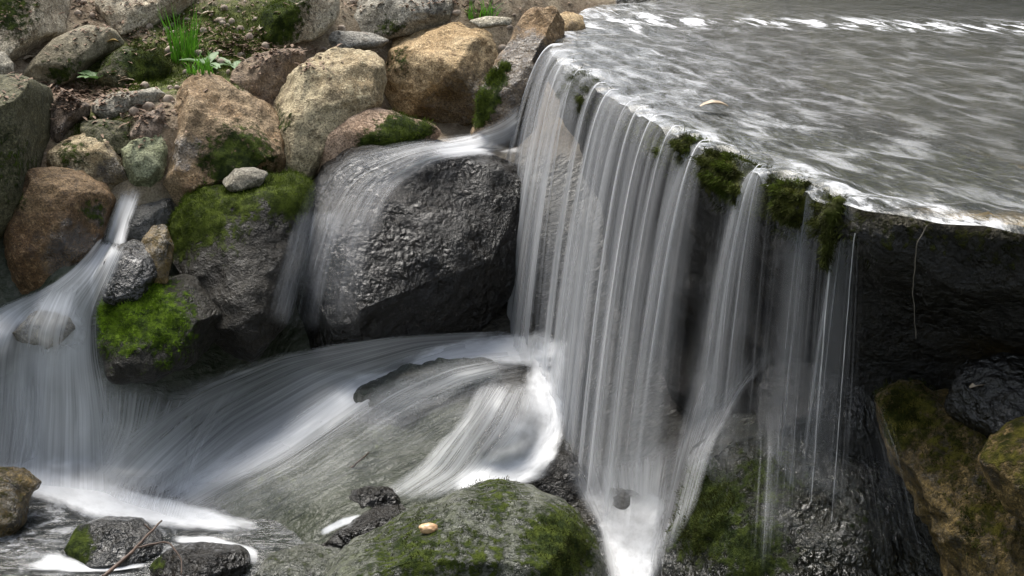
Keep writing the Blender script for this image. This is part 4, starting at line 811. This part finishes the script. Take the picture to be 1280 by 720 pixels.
sp, sn = surf(445, 580); tw2 = tube('twig', [at_d(430,592,(sp-CAM)@FWD-.01), at_d(447,578,(sp-CAM)@FWD-.012), at_d(462,565,(sp-CAM)@FWD-.0)], .004, .002, M_TWIG, seed=8, n=16); tag(tw2, 'short dark twig stuck on the sloping slab', 'twig')
P_, N_ = lip_point(np.array([lip_at(1052)])); q = P_[0]; nn = N_[0]
rt = tube('hanging_root', [(q[0]+nn[0]*.0, q[1]+nn[1]*.0, .985), (q[0]+nn[0]*.03, q[1]+nn[1]*.03, .965), (q[0]+nn[0]*.04, q[1]+nn[1]*.04, .90), (q[0]+nn[0]*.038-.005, q[1]+nn[1]*.038, .83)], .021, .006, M_MOSSD, seed=3, rough=.6); rtV = np.array([v.co[:] for v in rt.data.vertices]); rtN = np.array([v.normal[:] for v in rt.data.vertices]); fuzz(rt, rtV, rtN, np.ones(len(rtV)), 1500, .012, M_MOSSD, 9, droop=.9); tag(rt, 'mossy root tip hanging over the ledge rim', 'root')
yr = np.interp(1140, lip_px[idx_ok], LIPR[idx_ok, 1])-.05
rt2 = tube('hanging_root', [at_y(1160,280,yr), at_y(1146,305,yr-.01), at_y(1141,360,yr), at_y(1145,425,yr)], .0011, .0008, simple('pale_root', (.16,.14,.11), .6), seed=4); tag(rt2, 'single pale hair root dangling in front of the black recess', 'root')

# ------------------------------------------------------------------ unseen ring of trees, added to block low sky and darken reflections
r = np.random.default_rng(5); cen, sz = [], []
for k in range(1500):
    a = r.random()*2*math.pi; rad = 9.5+5*r.random(); x, y = rad*math.cos(a), 5+rad*math.sin(a)
    toward = math.sin(a); top = 17 if toward < .25 else (1.8 if math.cos(a) > -.55 else 7)
    if math.cos(a) < -.7 and toward > -.45: top = 6
    z = .8+top*r.random()
    n = 42; cen.append(np.array([x, y, z])+r.normal(size=(n, 3))*[.9, .9, .7]); 
for k in range(420):
    x = -1+9*r.random(); y = 9.6+3*r.random(); cen.append(np.array([x, y,   .9+1.1*r.random()*(.75+.25*math.sin(x*2.1))])+r.normal(size=(42, 3))*[.5, .5, .35])
for k in range(380):
    cen.append(np.array([1.7+3.2*r.random(), 9.8+1.5*r.random(), 1.5+3.3*r.random()])+r.normal(size=(42, 3))*[.4, .4, .35])
cen = np.concatenate(cen); n = len(cen); d1 = r.normal(size=(n, 3)); d1 /= np.linalg.norm(d1, axis=1)[:, None]; d2 = np.cross(d1, r.normal(size=(n, 3))); d2 /= np.linalg.norm(d2, axis=1)[:, None]
s_ = (.12+.16*r.random(n))[:, None]; V = np.stack([cen-d1*s_, cen-d2*s_*.5, cen+d1*s_, cen+d2*s_*.5], 1).reshape(-1, 3)
tag(mesh_obj('woodland_screen', V, np.arange(4*n).reshape(-1, 4), M_FOREST, smooth=False), 'unseen ring of leafy trees added to shade the stream and darken its reflections', 'woodland_screen', kind='stuff')
